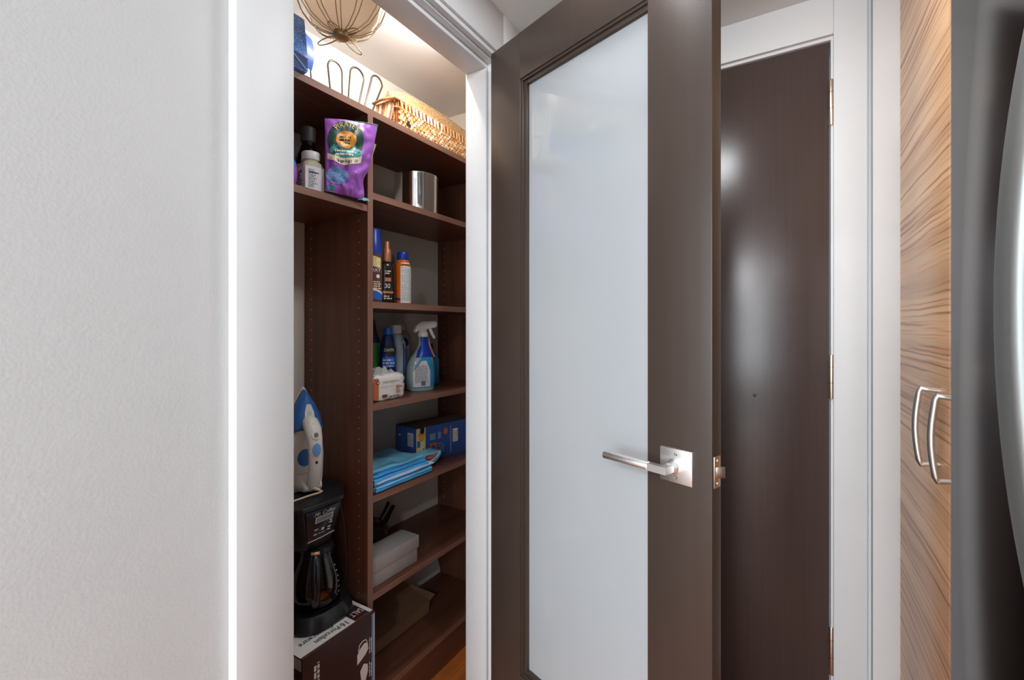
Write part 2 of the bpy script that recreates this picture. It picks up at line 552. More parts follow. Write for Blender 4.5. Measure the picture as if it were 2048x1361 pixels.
fr.box(-1.8, 1.8, -0.03, 0.03, 0, 0.05).box(-1.8, 1.8, -0.03, 0.03, 1.95, 2.0)
fr.build('window_frame', 'trim', win, smooth=False)
for k in range(3):
    B().box(-1.75 + 1.2 * k, -0.6 + 1.2 * k, -0.004, 0.004, 0.05, 1.95).build('pane', 'glassclear', win, smooth=False)

# floor: planks near the closet and in the passage, plain beyond
struct('floor_kitchen', B().box(-3.4, 3.2, -4.3, -1.2, -0.06, 0.0), 'tile', 'unseen kitchen floor behind the camera, pale tile chosen to bounce light')  # unseen floor, made pale to bounce light toward the passage
fl = struct('floor', B().box(-3.4, 3.2, -1.2, 1.72, -0.06, -0.012), 'floor_b', 'orange brown oak plank floor')
pm = box1(-0.0425, 0.0425, -0.30, 0.30, -0.011, 0).mesh('plank', 'floor', bevel=0.001, seg=1)
xi = 0
x = -1.30
while x < 0.95:
    y = -0.9 + (xi % 3) * 0.2
    while y < 1.70:
        o = bpy.data.objects.new('plank', pm); COL.objects.link(o)
        o.parent = fl; o.location = (x, y, 0)
        y += 0.602
    x += 0.0865
    xi += 1

# ------------------------------------------------------------------ closet doorway: jambs, stops, casing
t = thing('trim_1', 'white door casing and jamb around the closet opening', None, (0, 0, 0), kind='structure')
XC = -0.75
jb = [(0.480, 0.499), (1.171, 1.185)]
B().box(XI - 0.006, XW, 0.480, 0.499, 0, 2.025).build('jamb', 'trim', t, bevel=0.001)
B().box(XI - 0.006, XW, 1.171, 1.190, 0, 2.025).build('jamb', 'trim', t, bevel=0.001)
B().box(XI - 0.006, XW, 0.480, 1.190, 2.010, 2.027).build('head_jamb', 'trim', t, bevel=0.001)
B().box(XI + 0.004, -0.794, 0.499, 0.511, 0, 1.995).build('door_stop', 'trim', t, bevel=0.0025)
B().box(XI + 0.004, -0.794, 1.159, 1.171, 0, 1.995).build('door_stop', 'trim', t, bevel=0.0025)
B().box(XI + 0.004, -0.794, 0.499, 1.171, 1.995, 2.010).build('head_stop', 'trim', t, bevel=0.0025)


def casing(y0, y1, z0, z1):
    return B().box(XW, XC, y0, y1, z0, z1)


casing(0.395, 0.4945, 0, H_C).build('casing', 'trim', t, bevel=0.002)
casing(1.189, 1.280, 0, H_C).build('casing', 'trim', t, bevel=0.002)
casing(0.4945, 1.189, 2.030, H_C).build('head_casing', 'trim', t, bevel=0.002)
B().box(XW, XC - 0.008, 0.4945, 1.189, 2.016, 2.030).build('bead', 'trim', t, bevel=0.003)
B().box(XW, XC - 0.008, 1.177, 1.189, 0, 2.016).build('bead', 'trim', t, bevel=0.003)

# ------------------------------------------------------------------ door 1: open closet door with white glass
L, T = 0.668, 0.035
TOP, BOT = 2.005, 0.012
d1 = thing('door_1', 'open dark brown closet door with a tall white glass panel', None, (-0.753, 1.1236, 0), math.radians(-18.97), kind='structure')
S0, S1, G0, G1 = 0.131, 0.532, 0.25, 1.878
b = B().box(0, S0, 0, T, BOT, TOP); b.build('stile', 'door', d1, bevel=0.0015)
b = B().box(S1, L, 0, T, BOT, TOP); b.build('stile', 'door', d1, bevel=0.0015)
B().box(S0, S1, 0, T, G1, TOP).build('rail', 'door', d1, bevel=0.0005)
B().box(S0, S1, 0, T, BOT, G0).build('rail', 'door', d1, bevel=0.0005)
# glazing moulding: stepped frame round the glass, both sides


def mould(y0, y1, wd):
    q = B()
    q.box(S0, S0 + wd, y0, y1, G0, G1)
    q.box(S1 - wd * 0.3, S1, y0, y1, G0, G1)
    q.box(S0 + wd, S1 - wd * 0.3, y0, y1, G1 - wd, G1)
    q.box(S0 + wd, S1 - wd * 0.3, y0, y1, G0, G0 + wd)
    return q


mould(0.003, 0.020, 0.007).build('glazing_moulding', 'door', d1, bevel=0.002)
mould(0.009, 0.020, 0.0175).build('glazing_moulding', 'door', d1, bevel=0.003)
mould(0.024, 0.032, 0.0175).build('glazing_moulding', 'door', d1, bevel=0.002)
tag(B().box(S0 + 0.002, S1 - 0.001, 0.019, 0.025, G0 + 0.002, G1 - 0.002).build('glass_pane', 'glass', d1, smooth=False), 'glossy white opaque glass pane')
# lever set on both faces
ZH, SH = 0.932, 0.600
for sgn in (-1, 1):
    y0 = 0 if sgn < 0 else T
    hd = B().box(SH - 0.034, SH + 0.034, min(y0, y0 + sgn * 0.009), max(y0, y0 + sgn * 0.009), ZH - 0.033, ZH + 0.033).build(
        'handle_rosette', 'nickel', d1, bevel=0.0015)
    tag(hd, 'square satin nickel handle plate')
    col = B()
    R = [[(SH + r * math.cos(a), y0 + sgn * d, ZH + r * math.sin(a)) for a in [2 * PI * i / 24 for i in range(24)]]
         for r, d in ((0.015, 0.009), (0.015, 0.014), (0.011, 0.016), (0.0095, 0.03))]
    col.loft(R).build('collar', 'nickel', hd)
    B().prism([(SH + 0.0075, y0 + sgn * 0.018), (SH + 0.0075, y0 + sgn * 0.0555), (SH - 0.037, y0 + sgn * 0.0555), (SH - 0.037, y0 + sgn * 0.0425),
               (SH - 0.0075, y0 + sgn * 0.0425), (SH - 0.0075, y0 + sgn * 0.018)], ZH - 0.007, ZH + 0.007).build('lever_arm', 'nickel', hd, smooth=False)
    B().tube([(SH - 0.034, y0 + sgn * 0.049, ZH), (SH - 0.139, y0 + sgn * 0.049, ZH)], 0.0088, 20).build('lever_grip', 'nickel', hd, bevel=0.0008)
    for dz in (-0.022, 0.022):
        B().loft([[(SH + 0.0035 * math.cos(a), y0 + sgn * 0.0095, ZH + dz + 0.0035 * math.sin(a)) for a in [2 * PI * i / 12 for i in range(12)]],
                  [(SH + 0.002 * math.cos(a), y0 + sgn * 0.011, ZH + dz + 0.002 * math.sin(a)) for a in [2 * PI * i / 12 for i in range(12)]]]).build('screw', 'steel', hd)
# latch in the edge
lp = B().box(L - 0.001, L + 0.0015, 0.006, T - 0.006, ZH - 0.029, ZH + 0.029).build('latch_plate', 'brass', d1, bevel=0.0004)
B().prism([(L + 0.001, 0.010), (L + 0.001, 0.026), (L + 0.012, 0.026), (L + 0.012, 0.022)], ZH - 0.010, ZH + 0.010).build('latch_bolt', 'brass', lp, bevel=0.0008)
for dz in (-0.021, 0.021):
    B().lathe([(0.0032, -0.001), (0.0026, 0.001), (0.0005, 0.0012)], 10).build('screw', 'nickel', lp, loc=(L + 0.0015, 0.0175, ZH + dz)).rotation_euler = (0, PI / 2, 0)
# hinges on the jamb side
for z in (0.25, 1.05, 1.80):
    B().lathe([(0.006, 0), (0.006, 0.09)], 14).build('hinge', 'nickel', d1, loc=(-0.007, T + 0.002, z))

# ------------------------------------------------------------------ door 2: dark flush door in the end wall
d2 = thing('door_2', 'dark brown flush door in the end wall', None, (-0.27, 1.62, 0), kind='structure')
B().box(-0.369, 0.369, 0, 0.04, 0.008, 2.03).build('door_slab', 'door2', d2, bevel=0.001)
B().lathe([(0.0055, 0), (0.005, 0.003), (0.001, 0.0045)], 14).build('door_stud', 'door2', d2, loc=(0.177, 0, 0.987)).rotation_euler = (PI / 2, 0, 0)
for za, zb in ((1.785, 1.916), (0.993, 1.120), (0.196, 0.334)):
    hg = B().lathe([(0.0062, 0), (0.0068, 0.002), (0.0068, zb - za - 0.002), (0.0062, zb - za)], 16).build('hinge', 'brass', d2, loc=(0.373, -0.008, za))
    tag(hg, 'warm nickel hinge')
    for q in (0.36, 0.72):
        B().lathe([(0.0071, 0), (0.0071, 0.0012)], 16).build('knuckle_joint', 'wire', hg, loc=(0, 0, (zb - za) * q))
    B().box(0.002, 0.012, 0.0, 0.0015, 0.002, zb - za - 0.002).build('hinge_leaf', 'nickel', hg)
t = thing('trim_2', 'white casing around the dark end door', None, (0, 0, 0), kind='structure')
B().box(0.1015, 0.118, 1.612, 1.66, 0, 2.033).box(-0.665, -0.6415, 1.612, 1.66, 0, 2.033).build('jamb', 'trim', t, bevel=0.001)
B().box(-0.665, 0.118, 1.612, 1.66, 2.0325, 2.05).build('head_jamb', 'trim', t, bevel=0.001)
B().box(0.1075, 0.1851, 1.600, 1.621, 0, H_C).build('casing', 'trim', t, bevel=0.002)
B().box(-0.745, -0.648, 1.600, 1.621, 0, H_C).build('casing', 'trim', t, bevel=0.002)
B().box(-0.648, 0.1075, 1.600, 1.621, 2.042, H_C).build('head_casing', 'trim', t, bevel=0.002)

# ------------------------------------------------------------------ tall wood cabinet
cb = thing('tall_cabinet', 'tall cabinet with figured tan wood doors beside the refrigerator', 'cabinet', (0.2514, 1.14, 0))
B().box(0.021, 0.66, -0.233, 0.437, 0.0, H_C - 0.004).build('body', 'carcass', cb, smooth=False)
for k, (y0, y1) in enumerate(((0.0015, 0.437), (-0.233, -0.0015))):
    dr = B().box(0, 0.02, y0, y1, 0.09, H_C - 0.008).build('door', 'veneer', cb, bevel=0.0012)
    hy = 0.060 if k == 0 else -0.060
    pts = []
    z0, z1 = 0.927, 1.080
    pts.append((0.0, hy, z0 + 0.004)); pts.append((-0.016, hy, z0 + 0.0025)); pts.append((-0.0285, hy, z0 + 0.0005))
    pts.append((-0.0315, hy, z0 + 0.008))
    for i in range(1, 10):
        q = i / 10
        pts.append((-0.0315 - 0.006 * math.sin(PI * q), hy, z0 + 0.008 + (z1 - z0 - 0.016) * q))
    pts += [(-0.0315, hy, z1 - 0.008), (-0.0285, hy, z1 - 0.0005), (-0.016, hy, z1 - 0.0025), (0.0, hy, z1 - 0.004)]
    tag(B().tube(pts, 0.0046, 12, flat=1.25).build('handle', 'nickel', dr), 'bowed satin nickel bar pull')

# ------------------------------------------------------------------ refrigerator
rf = thing('refrigerator', 'dark stainless refrigerator at the right edge of the photo', 'refrigerator', (0.2, 0.4515, 0))
B().box(0.06, 0.72, -0.4475, 0.4475, 0.02, 1.80).build('body', 'fridge_b', rf, bevel=0.004)
for k, (y0, y1) in enumerate(((0.003, 0.4515), (-0.4515, -0.003))):
    dr = B().box(0, 0.056, y0, y1, 0.06, 1.80).build('door', 'fridge', rf, bevel=0.006, seg=3)
    hy = 0.036 if k == 0 else -0.036
    pts = []
    for i in range(33):
        q = -1 + 2 * i / 32
        xx = -0.055 + 0.058 * abs(q) ** 2
        pts.append([(xx + 0.010 * math.copysign(abs(math.cos(a)) ** 0.6, math.cos(a)), hy + 0.019 * math.copysign(abs(math.sin(a)) ** 0.6, math.sin(a)), 1.215 + 0.40 * q)
                    for a in [2 * PI * j / 20 for j in range(20)]])
    tag(B().loft(pts).build('handle', 'fridge_h', dr), 'bowed light steel door handle')
B().box(0.03, 0.10, -0.44, 0.44, 0.0, 0.055).build('toe_grille', 'fridge_b', rf)

# ------------------------------------------------------------------ shelving unit
XF, XB = -1.040, -1.334
Y0, YM, YMb, Y1, Y1b = 0.46, 0.915, 0.934, 1.568, 1.587
su = thing('shelving_unit', 'dark espresso closet shelving unit behind the open doorway', 'shelving', (-1.187, 1.02, 0))
ox, oy = -1.187, 1.02


def sbox(x0, x1, y0, y1, z0, z1):
    return B().box(x0 - ox, x1 - ox, y0 - oy, y1 - oy, z0, z1)


def panel(name, y0, y1, z0, z1):
    p = sbox(XB, XF - 0.001, y0, y1, z0, z1).build(name, 'shelf_v', su, smooth=False)
    sbox(XF - 0.001, XF, y0, y1, z0, z1).build('lit_edge', 'edge_v', p, smooth=False)
    return p


def shelf(name, y0, y1, ztop, th=0.019, xf=XF - 0.002):
    p = sbox(XB, xf - 0.001, y0, y1, ztop - th, ztop).build(name, 'shelf', su, smooth=False)
    sbox(xf - 0.001, xf, y0, y1, ztop - th, ztop).build('lit_edge', 'edge', p, smooth=False)
    return p


TOPZ = 1.834
panel('side_panel', Y0 - 0.019, Y0, 0, TOPZ - 0.019)
pmid = panel('divider_panel', YM, YMb, 0, TOPZ - 0.019)
prt = panel('side_panel', Y1, Y1b, 0, TOPZ - 0.019)
sbox(XB, XF, Y1b, 1.643, 0, TOPZ - 0.019).build('filler_strip', 'shelf_v', su, smooth=False)
shelf('top_panel', Y0 - 0.019, 1.643, TOPZ, xf=XF)
RS = [1.594, 1.275, 0.974, 0.705, 0.418, 0.119]
for z in RS:
    shelf('shelf', YMb, Y1, z)
shelf('shelf', Y0, YM, 1.553)
shelf('shelf', Y0, YM, 0.119)
sbox(XF - 0.022, XF - 0.004, Y0, YM, 0, 0.100).build('toe_kick', 'shelf', su, smooth=False)
sbox(XF - 0.022, XF - 0.004, YMb, Y1, 0, 0.100).build('toe_kick', 'shelf', su, smooth=False)
# rows of shelf-pin sleeves (tiny)
for par, yf, sg in ((pmid, YM, -1), (prt, Y1, -1)):
    b = B()
    z = 0.20
    k = 0
    while z < 1.76:
        for xx in (-1.077, -1.2987):
            ring = [(xx - ox + 0.0021 * math.cos(2 * PI * i / 8), yf - oy + sg * 0.0007, z + 0.0021 * math.sin(2 * PI * i / 8)) for i in range(8)]
            b.add(ring, [tuple(range(8))])
        z += 0.032
    tag(b.build('shelf_pin_sleeves', 'pin', par, smooth=False), kind='stuff')
# closet baseboard
w = B().prism([(-1.336, 0), (-1.321, 0), (-1.321, 0.135), (-1.327, 0.150), (-1.336, 0.172)], 0.42, 1.645, 'xz')
struct('baseboard_closet', w, 'trim', 'white baseboard along the closet back wall')

# ------------------------------------------------------------------ wire flower pendant under the closet ceiling
lx, ly = -0.965, 0.765
lt = thing('wire_flower_pendant', 'gold wire petal pendant with a peach bowl under the closet ceiling', 'pendant', (lx, ly, 1.925))
ct = H_C - 1.925
B().lathe([(0.035, ct - 0.012), (0.038, ct - 0.001)], 28).build('canopy', 'wire_g', lt)
B().lathe([(0.0025, 0.02), (0.0025, ct - 0.010)], 8).build('stem', 'wire_g', lt)
prof = [(0.020, 0.016), (0.045, 0.024), (0.070, 0.042), (0.088, 0.072), (0.096, 0.110), (0.097, 0.150)]
B().lathe(prof, 36, caps=False).build('bowl_shade', 'shade', lt)
B().lathe([(0.006, 0.0), (0.018, 0.003), (0.022, 0.009), (0.020, 0.016), (0.012, 0.022)], 20).build('hub', 'wire_g', lt)
NP = 11
prof2 = [(0.018, 0.012), (0.046, 0.018), (0.074, 0.035), (0.096, 0.064), (0.108, 0.096), (0.113, 0.120)]
for i in range(NP):
    a = 2 * PI * (i + 0.15) / NP
    path = []
    hw = 0.215
    for s_ in (1, -1):
        for j in range(6):
            jj = j if s_ == 1 else 5 - j
            r, z = prof2[jj]
            aw = hw * (0.75, 0.9, 1.0, 1.0, 0.92, 0.66)[jj]
            path.append((r * math.cos(a + s_ * aw), r * math.sin(a + s_ * aw), z))
        if s_ == 1:
            path += [(0.1145 * math.cos(a + 0.1), 0.1145 * math.sin(a + 0.1), 0.130), (0.1145 * math.cos(a - 0.1), 0.1145 * math.sin(a - 0.1), 0.130)]
    B().tube(path, 0.0011, 6).build('wire_petal', 'wire_g', lt)
for k, a in enumerate((-0.1, 3.4, 5.2, 1.7)):
    path = []
    for j in range(17):
        u = 2 * PI * j / 16
        r = 0.040 - 0.030 * math.cos(u)
        wv = 0.010 * math.sin(u)
        path.append((r * math.cos(a) - wv * math.sin(a), r * math.sin(a) + wv * math.cos(a), 0.009 - 0.16 * (r - 0.010)))
    B().tube(path[:-1], 0.0014, 6, closed=True).build('wire_leaf', 'wire_g', lt)

# recessed lights: passage, plus an unseen kitchen pair added as fill; linear light in the closet
for k, (x, y, z, pw, sz, lab) in enumerate(((-0.25, 0.93, H_C, 4.9, 0.24, 'recessed passage ceiling light above the closet door'),
                                            (-0.9, -2.4, 2.6, 26, 0.14, 'added fill light in the unseen kitchen ceiling nearer the left wall'),
                                            (1.3, -2.4, 2.6, 26, 0.14, 'added fill light in the unseen kitchen ceiling nearer the right wall'))):
    r_ = thing('recessed_light', lab, 'lamp', (x, y, z), group='recessed ceiling lights')
    h_ = sz * 0.42
    B().lathe([(h_, -0.001), (h_ + 0.02, -0.003), (h_ + 0.023, -0.001)], 28).build('trim_ring', 'white', r_)
    B().lathe([(h_, -0.0015), (0.001, -0.0018)], 28).build('lens', 'lampdisc', r_)
    a_ = area('recessed_lamp_light', (0, 0, -0.01), (0, 0, 0), sz, sz, pw, (0.92, 0.96, 1.0), r_)
# linear light on the closet side of the door head, hidden from here by the head
ln = thing('linear_light', 'slim linear closet light behind the head of the closet door', 'lamp', (XI - 0.004, 1.02, 2.095))
B().box(-0.022, 0.0, -0.15, 0.15, -0.012, 0.045).build('housing', 'white', ln, bevel=0.002)
B().box(-0.034, -0.022, -0.14, 0.14, -0.006, 0.040).build('diffuser', 'linlens', ln, bevel=0.004)
area('closet_linear_lamp_light', (-0.040, 0, 0.008), (0, math.radians(50), 0), 0.03, 0.28, 2.8, (1.0, 0.975, 0.94), ln)
# globe pendant in the kitchen, mirrored in the dark door
pd = thing('pendant_lamp', 'white globe pendant lamp in the kitchen behind the camera', 'lamp', (-0.03, -2.1, 2.23))
gl = [(0.22 * math.sin(PI * i / 16) + 0.0005, -0.22 * math.cos(PI * i / 16)) for i in range(17)]
B().lathe(gl, 32).build('globe', 'globe', pd)
B().lathe([(0.004, 0.215), (0.004, 0.368)], 8).build('stem', 'wire', pd)
B().lathe([(0.05, 0.355), (0.055, 0.3695)], 20).build('canopy', 'white', pd)

# ================================================================== things on the top panel
TZ = TOPZ
# --- blue glitter gift bag at the left
g = thing('gift_bag', 'blue glitter gift bag at the left end of the top shelf', 'bag', (-1.075, 0.648, TZ))
gw, gd, gh = 0.067, 0.045, 0.139
body = B()
rings = []
for z, k, e in ((0, 0.98, 1.0), (0.02, 1.0, 1.0), (0.05, 1.0, 1.0), (gh, 1.0, 0.72)):
    rings.append([(gd * e * sx_, gw * k * sy_, z) for sx_, sy_ in ((1, -1), (1, 1), (-1, 1), (-1, -1))])
body.loft(rings).build('body', glitter(), g, bevel=0.001)
f_ = plane_fn((gd + 0.0008, 0, 0), (0, 1, 0), (0, 0, 1))
B().add([f_(-gw, 0.003), f_(gw, 0.003), f_(gw, 0.036), f_(-gw * 0.2, 0.045), f_(-gw, 0.05)], [(0, 1, 2, 3, 4)]).build('base_fold', 'blue_dk', g, smooth=False)
B().add([f_(gw * 0.15, 0.040, 0.001), f_(gw, 0.001, 0.001), f_(gw, 0.007, 0.001), f_(gw * 0.15, 0.046, 0.001)], [(0, 1, 2, 3)]).build('fold_crease', 'blue_lt', g, smooth=False)
fl_ = B().grid(lambda a, c: (-0.030 - 0.012 * a + 0.006 * math.sin(3 * c), gw + 0.001 + 0.072 * a + 0.004 * math.sin(PI * c), 0.066 + 0.105 * c - 0.020 * a * c), 6, 8)
fl_.build('side_flap', 'blue_mid', g)
B().tube([(-0.03, gw, 0.165), (-0.028, gw + 0.012, 0.150), (-0.026, gw + 0.022, 0.120), (-0.024, gw + 0.026, 0.09)], 0.0015, 6).build('cord_handle', 'wire', g)
# --- blue and white product box seen in the glass of the door
pb = thing('product_box', 'blue and white product box at the near end of the top shelf', 'box', (-1.190, 0.515, TZ))
B().box(-0.105, 0.065, -0.062, 0.045, 0, 0.235).build('carton', 'paper', pb, bevel=0.001)
f_ = plane_fn((0.0655, -0.008, 0), (0, 1, 0), (0, 0, 1))
rect(f_, -0.053, 0.012, 0.0, 0.235).build('blue_panel', 'box_blue', pb, smooth=False)
rect(f_, -0.048, -0.012, 0.19, 0.222, 0.001).build('yellow_flash', 'yellow', pb, smooth=False)
scribble(f_, -0.048, 0.0, 0.165, 0.182, 2, seed=3).build('fine_print', 'paper', pb, smooth=False)
rect(f_, -0.005, 0.010, 0.01, 0.16, 0.001).build('blue_picture', 'blue_lt', pb, smooth=False)
f2_ = plane_fn((-0.02, 0.0455, 0), (-1, 0, 0), (0, 0, 1))
rect(f2_, -0.08, 0.02, 0.0, 0.12).build('blue_panel', 'box_blue', pb, smooth=False)
# --- dark wire rack of looped arms
wr = thing('wire_rack', 'dark wire rack with rounded upright loops on the top shelf', 'rack', (-1.195, 0.962, TZ - 0.003))
loops = [(-0.150, -0.135, 0.13, 0.019, 0.030), (-0.086, -0.036, 0.178, 0.016, 0.027), (-0.030, 0.000, 0.182, 0.015, 0.0265),
         (0.030, 0.047, 0.202, 0.012, 0.025), (0.078, 0.125, 0.212, 0.010, 0.021)]
for k, (yb, yt, h, wb, wt) in enumerate([(-0.125, -0.150, 0.160, 0.014, 0.027), (-0.028, -0.038, 0.186, 0.017, 0.026),
                                         (0.018, 0.046, 0.206, 0.014, 0.027), (0.062, 0.128, 0.218, 0.010, 0.024)]):
    p_ = []
    n_ = 8
    for j in range(n_ + 1):
        q = j / n_
        p_.append((0.0, yb + (yt - yb) * q - (wb + (wt - wb) * q), 0.006 + (h - wt - 0.006) * q))
    for j in range(1, 12):
        a = PI - PI * j / 12
        p_.append((0.0, yt + wt * math.cos(a), h - wt + wt * math.sin(a)))
    for j in range(n_, -1, -1):
        q = j / n_
        p_.append((0.0, yb + (yt - yb) * q + (wb + (wt - wb) * q), 0.006 + (h - wt - 0.006) * q))
    B().tube(p_, 0.0030, 8).build('wire_loop', 'wire', wr)
B().tube([(0, -0.145, 0.0065), (0, 0.075, 0.0065)], 0.003, 8).build('base_rail', 'wire', wr)
for y_ in (-0.13, 0.065):
    B().tube([(-0.045, y_, 0.0065), (0.045, y_, 0.0065)], 0.003, 8).build('foot', 'wire', wr)

# --- wicker basket: woven splints on a frame
wb = thing('wicker_basket', 'tan woven splint basket along the right of the top shelf', 'basket', (-1.105, 1.25, TZ))
bx0, bx1, by0, by1, bh = -0.042, 0.050, -0.205, 0.33, 0.105


def wall_shell(z0, z1, m, name, inset=0.0):
    q = B()
    th = 0.004
    i_ = inset
    q.box(bx1 - th - i_, bx1 - i_, by0, by1, z0, z1)
    q.box(bx0 + i_, bx0 + th + i_, by0, by1, z0, z1)
    q.box(bx0, bx1, by0 + i_, by0 + th + i_, z0, z1)
    q.box(bx0, bx1, by1 - th - i_, by1 - i_, z0, z1)
    q.box(bx0, bx1, by0, by1, 0.002, 0.006)
    return q.build(name, m, wb, smooth=False)


wall_shell(0.004, bh, 'wicker_d', 'basket_core', 0.004)
rnd = random.Random(11)
wv, wv2 = B(), B()
nrow = 6
rh = 0.068 / nrow
for r_ in range(nrow):
    y = by0 + 0.004 + (r_ % 2) * 0.008
    while y < by1 - 0.008:
        wd = 0.0125 + 0.002 * rnd.random()
        pr = 0.002 + 0.003 * rnd.random()
        tgt = wv if rnd.random() < 0.75 else wv2
        z = 0.003 + rh * r_
        tilt = 0.0015 * (rnd.random() - 0.5)
        tgt.add([(bx1 - 0.004 + dx, y + dy + tl, z + dz) for dx in (0, pr + 0.004) for dy, tl in ((0, 0), (wd - 0.003, 0)) for dz, tl in ((0.0012, 0), (rh - 0.0008, tilt))],
                [(0, 1, 3, 2), (4, 6, 7, 5), (0, 4, 5, 1), (2, 3, 7, 6), (0, 2, 6, 4), (1, 5, 7, 3)])
        y += 0.016
    x_ = bx0 + 0.004
    while x_ < bx1 - 0.01:
        pr = 0.002 + 0.003 * rnd.random()
        wv.box(x_, x_ + 0.012, by0 - pr, by0 + 0.004, 0.003 + rh * r_ + 0.001, 0.003 + rh * (r_ + 1) - 0.001)
        x_ += 0.016
tag(wv.build('woven_splints', 'wicker', wb, smooth=False), kind='stuff')
tag(wv2.build('woven_pale_splints', 'wicker_l', wb, smooth=False), kind='stuff')
# tall upright splints under the rim, horizontal cane between
for z in (0.072, 0.103):
    B().tube([(bx1 + 0.002, by0, z), (bx1 + 0.002, by1, z)], 0.003, 6).build('cane', 'wicker', wb)
    B().tube([(bx0, by0 - 0.002, z), (bx1, by0 - 0.002, z)], 0.003, 6).build('cane', 'wicker', wb)
spm = B().box(-0.002, 0.002, -0.0045, 0.0045, 0, 0.030).mesh('splint', 'wicker_l', bevel=0.001, seg=1)
spm2 = B().box(-0.002, 0.002, -0.0045, 0.0045, 0, 0.030).mesh('splint', 'wicker', bevel=0.001, seg=1)
k = 0
y = by0 + 0.02
while y < by1 - 0.005:
    o = bpy.data.objects.new('splint', spm if 2 < k < 12 else spm2); COL.objects.link(o)
    o.parent = wb; o.location = (bx1 + 0.003, y, 0.073)
    o.rotation_euler = (0.25 * rnd.random(), 0.0, 0)
    y += 0.0175; k += 1
# left end: bent bands
for j in range(6):
    x_ = bx0 + 0.022 + j * 0.0135
    p_ = [(x_, by0 - 0.030 + 0.004 * rnd.random(), 0.0065), (x_ - 0.004, by0 - 0.020, 0.035), (x_ - 0.010, by0 - 0.008, 0.070), (x_ - 0.018, by0 + 0.004, 0.112)]
    B().tube(p_, 0.0055, 6, flat=0.5).build('end_band', ('wicker', 'wicker_l', 'wicker_d')[j % 3], wb)
B().tube([(bx0 - 0.005, by0 - 0.010, 0.108), (bx0 + 0.04, by0 - 0.014, 0.108), (bx1, by0 - 0.006, 0.104), (bx1 + 0.002, by0 + 0.02, 0.104)], 0.005, 8).build('rim', 'wicker', wb)
wb.scale = (1, 1, 0.82)
# --- finely woven straw tray behind
st = thing('straw_tray', 'finely woven straw tray standing behind the splint basket', 'tray', (-1.200, 1.27, TZ))
b = B()
sec = []
for j in range(25):
    y = -0.125 + 0.475 * j / 24
    e = min(1.0, (j + 1.5) / 5)
    hh = 0.205 + 0.015 * math.sin(PI * min(1, j / 24)) * e - 0.03 * (1 - e)
    ring = []
    for i in range(14):
        a = 2 * PI * i / 14
        ring.append((0.030 * math.cos(a), y + 0.003 * math.sin(9 * a), hh * 0.5 + hh * 0.5 * math.sin(a)))
    sec.append(ring)
b.loft(sec).build('woven_panel', 'straw', st)
B().tube([(0.0, -0.125 + 0.475 * j / 24, sec[j][3][2] + 0.002) for j in range(25)], 0.007, 8).build('braided_rim', 'straw', st)
tg = thing('price_tag', 'small dark and white paper tag hanging in front of the splint basket', 'tag', (-1.053, 1.098, TZ))
B().box(0, 0.0015, -0.006, 0.012, 0.0, 0.030).build('card', 'paper_l', tg, smooth=False)
B().box(0.0015, 0.0022, -0.013, 0.004, 0.0, 0.030).build('dark_flap', 'ink', tg, smooth=False)

# ================================================================== top left compartment (shelf 1.553)
SZ = 1.553
# --- purple snack bag
sb = thing('snack_bag', 'crumpled purple snack bag with a green and orange emblem', 'bag', (-1.035, 0.842, SZ))
c00, c10, c11, c01 = Vector((-0.005, -0.068, 0.004)), Vector((0.004, 0.050, 0.006)), Vector((0.022, 0.086, 0.228)), Vector((-0.01, -0.066, 0.196))
nb = Vector((0.83, -0.55, 0)).normalized()


def bagS(u, v, off=0.0):
    p = (c00 * (1 - u) + c10 * u) * (1 - v) + (c01 * (1 - u) + c11 * u) * v
    edge = (math.sin(PI * min(max(u, 0), 1)) ** 0.6) * (math.sin(PI * min(max(v * 0.96 + 0.01, 0), 1)) ** 0.5)
    pinch = 1 - 0.22 * math.exp(-((v - 0.24) / 0.12) ** 2) * (1 if u > 0.5 else 0)
    w = noise.noise(Vector((u * 3.2, v * 4.5, 2.3))) * 0.010 + abs(noise.noise(Vector((u * 4 + v * 5, v * 5 - u * 4, 7.7)))) * 0.030 * (1.25 - v) - 0.006
    p = p.copy()
    cx = (c00 + c10) * 0.5
    p.y = p.y * pinch
    return p + nb * (0.030 * edge + (w if off >= 0 else -w) * (0.25 + 0.75 * edge) + off) if off >= 0 else p - nb * (0.028 * edge)


q = B()
q.grid(lambda a, c: bagS(a, c, 0.0), 40, 48)
q.grid(lambda a, c: bagS(a, c, -1), 20, 24)
q.build('bag', 'purple', sb, angle=55)


def bagxy(x, y, off=0.0):
    return bagS(0.40 + x, 0.66 + y, 0.0012 + off)


def ell(fn, rx, ry, cx=0.0, cy=0.0, off=0.0, n=28, rr=6):
    q = B()
    vs = [fn(cx, cy, off)]
    fs = []
    for j in range(1, rr + 1):
        for i in range(n):
            a = 2 * PI * i / n
            vs.append(fn(cx + rx * j / rr * math.cos(a), cy + ry * j / rr * math.sin(a), off))
    for i in range(n):
        fs.append((0, 1 + i, 1 + (i + 1) % n))
    for j in range(rr - 1):
        for i in range(n):
            fs.append((1 + j * n + i, 1 + j * n + (i + 1) % n, 1 + (j + 1) * n + (i + 1) % n, 1 + (j + 1) * n + i))
    return q.add(vs, fs)


